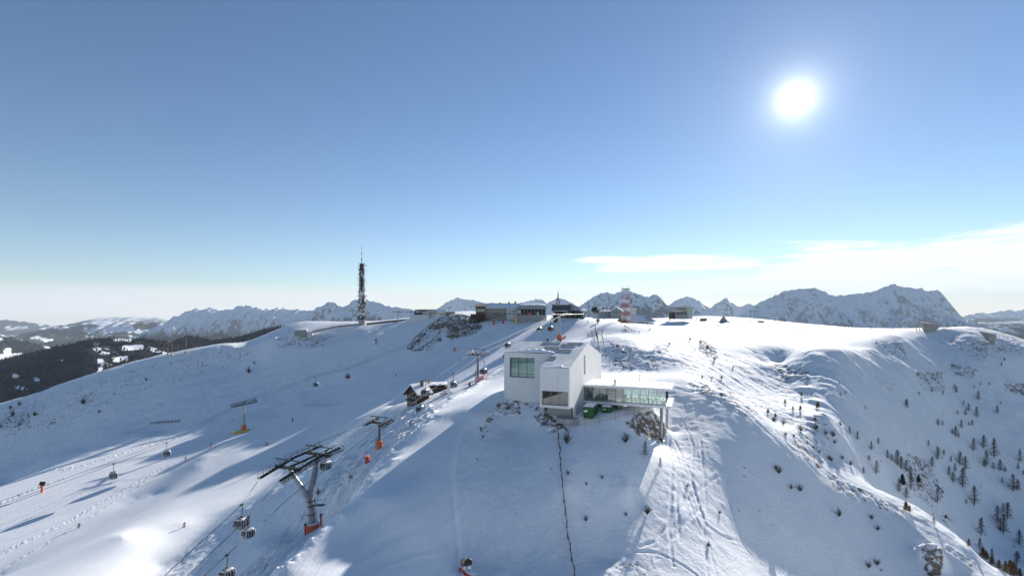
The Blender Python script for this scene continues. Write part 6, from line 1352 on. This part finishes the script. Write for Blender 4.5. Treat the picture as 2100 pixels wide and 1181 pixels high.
# ------------------------------------------------------------------ people
def skin_body(name, V, E, Rd, mat, sub=1):
    me = bpy.data.meshes.new(name); me.from_pydata(V, E, []); o = bpy.data.objects.new(name, me); C.objects.link(o)
    sk = o.modifiers.new('s', 'SKIN'); 
    for i, r in enumerate(Rd): q = me.skin_vertices[0].data[i]; q.radius = (r, r); q.use_root = (i == 0)
    sb_ = o.modifiers.new('d', 'SUBSURF'); sb_.levels = sub; sb_.render_levels = sub
    dg = bpy.context.evaluated_depsgraph_get(); em = bpy.data.meshes.new_from_object(o.evaluated_get(dg)); bpy.data.objects.remove(o); em.name = name; em.materials.clear(); em.materials.append(mat)
    em.polygons.foreach_set('use_smooth', [True] * len(em.polygons)); return em
M_['skin'] = plain('skin', (.45, .28, .20), .6); POSES = {}
def pose(kind):
    if kind == 'stand': J = dict(pel=(0, 0, .95), wa=(0, 0, 1.15), ch=(0, .01, 1.35), nk=(0, .02, 1.50), hd=(0, .0, 1.64), tp=(0, .0, 1.74), sL=(-.19, 0, 1.42), eL=(-.27, .02, 1.15), hL=(-.27, -.12, .93), sR=(.19, 0, 1.42), eR=(.27, .02, 1.15), hR=(.27, -.12, .93), kL=(-.11, -.03, .50), aL=(-.12, .03, .09), tL=(-.13, -.14, .05), kR=(.11, -.03, .50), aR=(.12, .03, .09), tR=(.13, -.14, .05))
    elif kind == 'walk': J = dict(pel=(0, 0, .93), wa=(0, -.03, 1.13), ch=(0, -.06, 1.33), nk=(0, -.09, 1.48), hd=(0, -.13, 1.61), tp=(0, -.14, 1.71), sL=(-.19, -.05, 1.40), eL=(-.26, .12, 1.17), hL=(-.25, .02, .95), sR=(.19, -.07, 1.40), eR=(.26, -.12, 1.14), hR=(.24, -.32, 1.05), kL=(-.10, -.20, .52), aL=(-.11, -.22, .10), tL=(-.12, -.38, .06), kR=(.10, .02, .48), aR=(.11, .28, .14), tR=(.12, .13, .05))
    else: J = dict(pel=(0, .16, .70), wa=(0, .06, .88), ch=(0, -.12, 1.04), nk=(0, -.24, 1.14), hd=(0, -.33, 1.23), tp=(0, -.38, 1.32), sL=(-.20, -.14, 1.08), eL=(-.36, -.24, .86), hL=(-.30, -.46, .84), sR=(.20, -.14, 1.08), eR=(.36, -.24, .86), hR=(.30, -.46, .84), kL=(-.14, -.20, .47), aL=(-.14, .0, .12), tL=(-.14, -.15, .07), kR=(.14, -.20, .47), aR=(.14, .0, .12), tR=(.14, -.15, .07))
    n = list(J); ix = {k: i for i, k in enumerate(n)}
    Ed = [('pel', 'wa'), ('wa', 'ch'), ('ch', 'nk'), ('nk', 'hd'), ('hd', 'tp'), ('ch', 'sL'), ('sL', 'eL'), ('eL', 'hL'), ('ch', 'sR'), ('sR', 'eR'), ('eR', 'hR'), ('pel', 'kL'), ('kL', 'aL'), ('aL', 'tL'), ('pel', 'kR'), ('kR', 'aR'), ('aR', 'tR')]
    Rr = dict(pel=.13, wa=.12, ch=.14, nk=.06, hd=.10, tp=.075, sL=.075, eL=.055, hL=.04, sR=.075, eR=.055, hR=.04, kL=.075, aL=.055, tL=.05, kR=.075, aR=.055, tR=.05)
    body = skin_body('person', [J[k] for k in n], [(ix[a], ix[b]) for a, b in Ed], [Rr[k] for k in n], M_['skin'])
    def sub_(keys, grow, name, extra=None):
        JJ = dict(J); 
        if extra: JJ.update(extra)
        kk = [k for k in keys]; jx = {k: i for i, k in enumerate(kk)}
        return skin_body(name, [JJ[k] for k in kk], [(jx[a], jx[b]) for a, b in Ed if a in jx and b in jx], [Rr[k] * grow for k in kk], M_['slate'])
    lerp = lambda a, b, f: tuple(x + (y - x) * f for x, y in zip(J[a], J[b]))
    jac = sub_(['wa', 'pel', 'ch', 'sL', 'eL', 'hL', 'sR', 'eR', 'hR'], 1.22, 'jacket', dict(hL=lerp('eL', 'hL', .85), hR=lerp('eR', 'hR', .85)))
    tro = sub_(['pel', 'kL', 'aL', 'kR', 'aR'], 1.22, 'trousers')
    hm = MB(); hd = Vector(J['hd']); hm.lathe([(.125, -.02), (.135, .05), (.115, .12), (.06, .16), (.01, .17)], hd, 12)
    return J, body, jac, tro, hm
def kit(name, col): M_[name] = plain(name, col, .7); return M_[name]
for nm, c in (('cloth_black', (.02, .02, .025)), ('cloth_red', (.55, .05, .04)), ('cloth_lime', (.42, .50, .05)), ('cloth_green', (.03, .25, .10)), ('cloth_navy', (.03, .05, .14)), ('cloth_grey', (.16, .17, .18)), ('cloth_orange', (.65, .20, .05)), ('cloth_olive', (.14, .15, .05)), ('cloth_blue', (.06, .18, .42))): kit(nm, c)
def person(label, p, rot, kind, jacket, trousers, skis=None, group=None):
    if kind not in POSES: POSES[kind] = pose(kind)
    J, body, jac, tro, hm = POSES[kind]
    o = bpy.data.objects.new('person', body); C.objects.link(o); o.location = p; o.rotation_euler = (0, 0, rot); tag(o, label, 'person', group)
    for nm, me, mat in (('jacket', jac, jacket), ('trousers', tro, trousers)):
        c = bpy.data.objects.new(nm, me); C.objects.link(c); c.parent = o; c.material_slots[0].link = 'OBJECT'; c.material_slots[0].material = M_[mat]
    MBh = MB(); MBh.v, MBh.f, MBh.m = hm.v, hm.f, hm.m; MBh.build('helmet', M_['black' if jacket != 'cloth_black' else 'cloth_grey'], o, smooth=True)
    if skis:
        for s, k in ((-1, 'tL'), (1, 'tR')):
            t_ = Vector(J[k]); m = MB(); m.bar((t_.x, t_.y + .95, .02), (t_.x, t_.y - .75, .02), .09, .03); m.bar((t_.x, t_.y - .75, .02), (t_.x, t_.y - .98, .12), .085, .025); m.build('ski', M_[skis], o)
            h_ = Vector(J['hL' if s < 0 else 'hR']); MB().tube(h_ + Vector((0, 0, .08)), Vector((h_.x + .15 * s, h_.y + (.55 if kind == 'ski' else .1), .02)), .014, n=5).build('ski_pole', M_['dark_metal'], o)
    return o
G_ = lambda u, v: ground(u, v)
person('skier in black, crouching, on the left piste right of the yellow mats', G_(547, 913), 1.2, 'ski', 'cloth_black', 'cloth_black', 'cloth_grey')
person('skier in orange-red jacket carving on the sunlit piste left of the close cabin pair', G_(378, 1080), .9, 'ski', 'cloth_orange', 'cloth_grey', 'cloth_black')
person('skier in red standing below the pylon with yellow mats', G_(433, 916), .5, 'stand', 'cloth_red', 'cloth_red', 'cloth_black')
person('skier in lime yellow jacket left of the sunlit mound', G_(381, 943), .3, 'ski', 'cloth_lime', 'cloth_green', 'cloth_black')
person('skier in black bending low near the long track on the left piste', G_(162, 1081), 1.0, 'ski', 'cloth_black', 'cloth_navy', 'cloth_red')
person('skier in olive clothes above the dark shadow strip in mid piste', G_(600, 864), .8, 'stand', 'cloth_olive', 'cloth_olive', 'cloth_black')
person('skier in bright green at the edge of the big shadow', G_(812, 771), .6, 'ski', 'cloth_green', 'cloth_green', 'cloth_black')
person('skier in black and white by the churned bank above the slim pylon', G_(842, 872), .7, 'ski', 'cloth_black', 'cloth_grey', 'cloth_red')
wp = MO + E1 * 8.25 + E2 * (Q0 + 1.1); person('person in black standing behind the glass beside the black pillar', Vector((wp.x, wp.y, ZF - ZB + .005)), .4, 'stand', 'cloth_black', 'cloth_black')
person('walker in a red jacket on the plateau, next to two dark figures', G_(1651, 684), .3, 'stand', 'cloth_red', 'cloth_navy')
for u, v, jk, kd, lab in ((1637, 682, 'cloth_grey', 'stand', 'left figure of the grey pair beside the walker in red'), (1640.5, 682, 'cloth_black', 'stand', 'right figure of the dark pair beside the walker in red'), (1661.5, 670.5, 'cloth_black', 'walk', 'dark walker right of the lone leaning post'),
    (1474, 671.5, 'cloth_navy', 'walk', 'dark walker on the plateau, left one of three spaced out in a row'), (1493, 673, 'cloth_black', 'walk', 'dark walker on the plateau, middle one of three spaced out in a row'), (1517, 673, 'cloth_grey', 'walk', 'grey walker on the plateau, right one of three spaced out in a row'),
    (1239, 656.5, 'cloth_black', 'walk', 'dark walker alone left of the group before the gabled house'), (1249, 652.5, 'cloth_black', 'stand', 'dark figure at the left of the group before the gabled house'), (1253.5, 653, 'cloth_red', 'stand', 'figure in red in the group before the gabled house'), (1258.5, 653, 'cloth_navy', 'stand', 'dark figure at the right of the group before the gabled house'),
    (998, 648, 'cloth_red', 'walk', 'figure in red on the snow before the long hotel'), (1205.5, 663, 'cloth_black', 'walk', 'dark figure on the snow right of the station base'), (1204, 651, 'cloth_navy', 'stand', 'dark figure nearest the right end of the summit station'), (1208.5, 651, 'cloth_black', 'stand', 'second dark figure off the right end of the summit station'), (1213, 651, 'cloth_grey', 'stand', 'grey figure farthest right off the summit station'), (416, 729, 'cloth_black', 'stand', 'dark figure alone on the bright left skyline ridge'), (1741, 672, 'cloth_black', 'stand', 'dark walker at the rim under the highest massif')):
    person(lab, G_(u, v), rn.uniform(-2, 2), kd, jk, rn.choice(('cloth_black', 'cloth_navy', 'cloth_grey')))
for u, v in ((1590, 660.5), (1600.5, 661), (1605, 661.5), (1608.5, 662), (1560.5, 653), (1566.5, 653), (1568.5, 653), (1573, 654), (1732, 671.5), (1736.5, 671.5), (1786, 674.5), (1831, 677), (1880, 679), (1886.5, 679)):
    person('tiny dark-clothed walker on the far rim of the plateau', G_(u, v), rn.uniform(-3, 3), rn.choice(('stand', 'walk')), rn.choice(('cloth_black', 'cloth_navy', 'cloth_grey')), 'cloth_black', None, 'walkers on the far rim of the plateau')

# ------------------------------------------------------------------ larches, spruces and shrubs
M_['twig'] = plain('bare_larch_twig', (.085, .064, .052), .9, var=.3, scale=1); M_['gold'] = plain('golden_larch_needle', (.24, .15, .065), .9, var=.35, scale=2); M_['spruce'] = plain('dark_spruce_needle', (.022, .034, .024), .9, var=.35, scale=2); M_['bark'] = plain('bark', (.075, .058, .048), .9, var=.25, scale=2)
def tree_meshes(kind, seed):
    rn = random.Random(seed); tr = MB(); cr = MB(); bend = rn.uniform(-.02, .02)
    tr.tube((0, 0, -.06), (bend, 0, .5), .020, .013, 7).tube((bend, 0, .5), (bend * .6, 0, 1.0), .013, .003, 6)
    if kind == 'shrub':
        for k in range(30):
            q = rn.uniform(0, 6.28); l = rn.uniform(.4, 1.0); a = rn.uniform(.15, 1.0); tip = Vector((math.cos(q) * math.sin(a) * l * .75, math.sin(q) * math.sin(a) * l * .75, math.cos(a) * l)); cr.tube((0, 0, 0), tip, .016, .004, 4)
            for j in range(7): f = rn.uniform(.35, 1); b = tip * f; cr.tube(b, b + Vector((rn.uniform(-.16, .16), rn.uniform(-.16, .16), rn.uniform(.0, .2))), .010, .003, 3, False)
        return tr, cr
    n = {'larch': 90, 'gold': 130, 'spruce': 150}[kind]; wid = {'larch': .30, 'gold': .34, 'spruce': .27}[kind]
    for k in range(n):
        z = .10 + .88 * (k / n) ** .95; q = k * 2.4 + rn.uniform(-.5, .5); l = wid * (1.02 - z) ** .8 * rn.uniform(.45, 1.25)
        if rn.random() < .12: l *= 1.35
        dr = -.12 if kind == 'spruce' else rn.uniform(-.05, .28); b = Vector((bend * z, 0, z)); tip = b + Vector((math.cos(q) * l, math.sin(q) * l, l * dr)); cr.tube(b, tip, .007, .002, 3, False)
        m = {'larch': 6, 'gold': 12, 'spruce': 13}[kind]
        for j in range(m):
            f = (j + 1) / m; c = b.lerp(tip, f); ww = (.017 if kind == 'larch' else .036) * (.5 + f); d_ = Vector((rn.uniform(-1, 1), rn.uniform(-1, 1), rn.uniform(-.8, .5))).normalized() * rn.uniform(.03, .065) * (.6 + .7 * f); e_ = d_.orthogonal().normalized() * ww * rn.uniform(.6, 1.2)
            cr.face([c - e_ * .5, c + d_ - e_ * .2, c + d_ + e_ * .2, c + e_ * .5])
    return tr, cr
PROTO = {}
def plant(kind, label, u, v, hpx, group, cat='tree', Yfix=None):
    g = ground(u, v); sc = max(.5, hpx * g.y / 1000)
    lst = PROTO.setdefault(kind, [])
    if len(lst) < 4:
        tr, cr = tree_meshes(kind, len(lst) * 7 + 3); mt = {'larch': 'twig', 'gold': 'gold', 'spruce': 'spruce', 'shrub': 'twig'}[kind]
        nm = {'larch': 'larch_tree', 'gold': 'larch_tree', 'spruce': 'spruce_tree', 'shrub': 'bare_shrub'}[kind]
        t = thing(nm, label, cat, g, 0, group); tr.build('trunk' if kind != 'shrub' else 'stem', M_['bark'], t); cr.build('crown' if kind != 'shrub' else 'twigs', M_[mt], t); lst.append(t); t.scale = (sc,) * 3; t['group'] = group; return t
    rr = random.Random(int(u * 13 + v * 7)); t = dup(rr.choice(lst), g, rr.uniform(0, 6.28), label, sc); s2 = rr.uniform(.85, 1.2); t.scale = (sc * s2, sc * s2, sc); t['group'] = group; t['category'] = cat; return t
NEAR = 'bare brown larch on the shaded slope beyond the sunlit ridge'; GN = 'bare larches scattered over the right slope'
for x, y, hh in ((597, 140, 55), (655, 185, 62), (757, 258, 62), (808, 215, 45), (875, 320, 60), (905, 335, 50), (945, 370, 105), (975, 400, 90), (1010, 415, 80), (1045, 440, 62), (740, 335, 40), (795, 432, 92), (700, 430, 45), (960, 565, 92), (1045, 550, 112), (1012, 615, 82), (1175, 228, 42), (1245, 80, 48), (1278, 80, 40), (1243, 330, 92), (1200, 385, 76), (1287, 295, 40), (1375, 160, 75), (1395, 170, 40), (1495, 80, 42), (1415, 100, 60), (1405, 370, 95), (1445, 405, 98), (1370, 420, 62), (1325, 445, 66), (1355, 495, 70), (1425, 530, 132), (1505, 265, 88), (1580, 245, 92), (1655, 315, 135), (1600, 375, 108), (1585, 385, 60), (1700, 410, 78), (1650, 400, 50), (1845, 350, 92), (1830, 400, 45), (1795, 560, 118), (1830, 555, 80), (1735, 420, 42), (1240, 640, 98), (1510, 660, 132), (1450, 655, 38), (1560, 885, 125), (1725, 870, 135), (1680, 790, 118), (1755, 765, 118), (1722, 710, 62), (1700, 850, 90), (1840, 955, 108), (1550, 985, 80), (1820, 1095, 95), (1215, 805, 56), (1340, 345, 42), (1350, 140, 36), (1470, 80, 30), (1715, 500, 40), (1870, 440, 36), (1640, 1040, 60), (1835, 1060, 60)):
    plant('larch', NEAR, 1575 + x / 3.57, 850 + y / 3.57, hh / 3.57 * 1.08, GN)
UP = 'small bare larch high on the shaded right slope, above the denser trees'
for x, y, hh in ((1140, 1105, 75), (1130, 1085, 50), (1645, 1130, 64), (1710, 1180, 84), (1880, 1150, 62), (1725, 1040, 74), (1605, 1080, 40), (1545, 980, 54), (1530, 950, 44), (1435, 995, 34), (1345, 975, 44), (1745, 920, 30), (1915, 760, 30), (1940, 720, 30), (1815, 920, 30), (1910, 1075, 26), (1620, 1165, 50), (1555, 1160, 40), (1240, 1000, 30), (1690, 940, 26), (585, 910, 22), (800, 1115, 34), (635, 990, 30), (595, 1005, 30)):
    plant('larch', UP, 1575 + x / 4, 560 + y / 4, hh / 4 * 1.05, 'small larches high on the right slope')
for x, y, hh, lab in ((985, 515, 84, 'dark green spruce in the densest clump on the right slope'), (1102, 500, 62, 'small dark spruce right of the densest clump'), (1845, 1181, 60, 'dark spruce in the bottom right corner')): plant('spruce', lab, 1575 + x / 3.57, 850 + y / 3.57, hh / 3.57, 'dark spruces on the right slope')
GO = 'golden larch bush showing over the sunlit ridge crest'
for x, y, hh in ((1010, 705, 72), (1035, 712, 50), (1575, 1045, 80), (1600, 1060, 64), (1640, 1100, 70), (1690, 1130, 70), (1740, 1160, 95), (1775, 1170, 110), (1800, 1178, 100), (1470, 965, 60), (1300, 760, 30)): plant('gold', GO, 1575 + x / 3.57, 850 + y / 3.57, hh / 3.57, 'golden larches along the ridge crest')
RS = 'small bare shrub on the sunlit ridge right of the wing'
for x, y, hh in ((530, 80, 38), (480, 160, 55), (425, 145, 38), (345, 45, 40), (350, 110, 60), (240, 120, 55), (110, 75, 45), (40, 50, 50), (130, 155, 35), (190, 160, 25), (380, 280, 28), (450, 330, 40), (465, 340, 34), (545, 325, 35), (605, 370, 40), (490, 210, 30), (335, 245, 24), (290, 210, 20)): plant('shrub', RS, 1575 + x / 3.57, 850 + y / 3.57, hh / 3.57, 'shrubs on the sunlit ridge', 'shrub')
for x, y, hh in ((410, 1110, 62), (400, 1105, 40), (265, 1130, 48), (205, 1125, 38), (140, 1075, 44), (275, 1010, 38), (0, 1150, 40), (60, 1185, 40)): plant('gold', 'rusty shrub at the upper end of the sunlit ridge', 1575 + x / 4, 560 + y / 4, hh / 4, 'rusty shrubs at the upper ridge', 'shrub')
SS = 'faint bare shrub on the shaded flank left of the sunlit ridge'
for x, y, hh in ((520, 745, 70), (235, 560, 60), (170, 545, 46), (760, 765, 46), (805, 845, 44), (800, 1100, 56), (738, 1120, 60), (830, 1145, 24), (80, 430, 60), (60, 400, 40)): plant('shrub', SS, 1575 + x / 3.57, 850 + y / 3.57, hh / 3.57, 'shrubs on the shaded flank', 'shrub')
for x, y, hh, lab in ((830, 205, 85, 'bare shrub at the shadow edge under the brown bank'), (975, 305, 115, 'tall thin bare larch in the sun left of the column shadows'), (1085, 390, 80, 'thin bare larch casting a long shadow on the sunlit snow'), (990, 730, 75, 'bare sapling low on the sunlit snow near the shadow edge'), (540, 780, 50, 'dark round bush in the museum shadow, right of the long snow fence'), (410, 440, 40, 'small shrub just right of the long snow fence'), (660, 470, 36, 'small twiggy shrub in the middle of the museum shadow'), (545, 515, 30, 'low brown tuft in the museum shadow'), (835, 740, 34, 'small shrub touching the museum shadow edge'), (1285, 530, 30, 'small tuft among the ski tracks'), (1440, 965, 44, 'lone sapling among the lower ski tracks'), (1522, 725, 34, 'small tuft near the right shadow edge'), (400, 210, 100, 'dark straggly bush beside the top of the long snow fence')):
    plant('shrub' if hh != 115 and hh != 80 else 'larch', lab, 1050 + x / 3.57, 850 + y / 3.57, hh / 3.57, 'plants below the museum', 'shrub')
for x, y, hh, lab in ((680, 1075, 68, 'biggest dark bush on the left hillside'), (1198, 880, 30, 'small shrub high on the left hillside'), (105, 1175, 62, 'dark bush near the left edge of the photo'), (285, 1170, 44, 'pale twiggy shrub near the left edge'), (2040, 820, 60, 'lone bare bush in the middle of the big shaded slope'), (810, 1145, 30, 'small tuft on the left hillside'), (85, 1115, 40, 'low bush in the row at the left edge'), (160, 1085, 44, 'second low bush in the row at the left edge'), (2085, 745, 26, 'tiny tuft below the bunker')):
    plant('shrub', lab, x / 4, 560 + y / 4, hh / 4, 'bushes on the left hillside', 'shrub')
plant('shrub', 'reddish bare bush right of the forked pylon on the lift bank', 652, 1014, 16, 'bushes on the lift bank', 'shrub')
for x, y, hh in ((740, 490, 18), (810, 590, 22), (690, 500, 18), (1130, 470, 18), (930, 480, 22), (1290, 590, 22), (1460, 555, 30), (1545, 580, 30), (1600, 620, 30), (870, 610, 16), (1660, 720, 30), (1720, 870, 34), (1815, 780, 22), (1560, 860, 24), (1640, 870, 24)): plant('shrub', 'low tuft of dry grass or heather on the hummock right of the museum', 1050 + x / 4, 560 + y / 4, hh / 4 * 1.2, 'tufts on the hummocks', 'shrub')
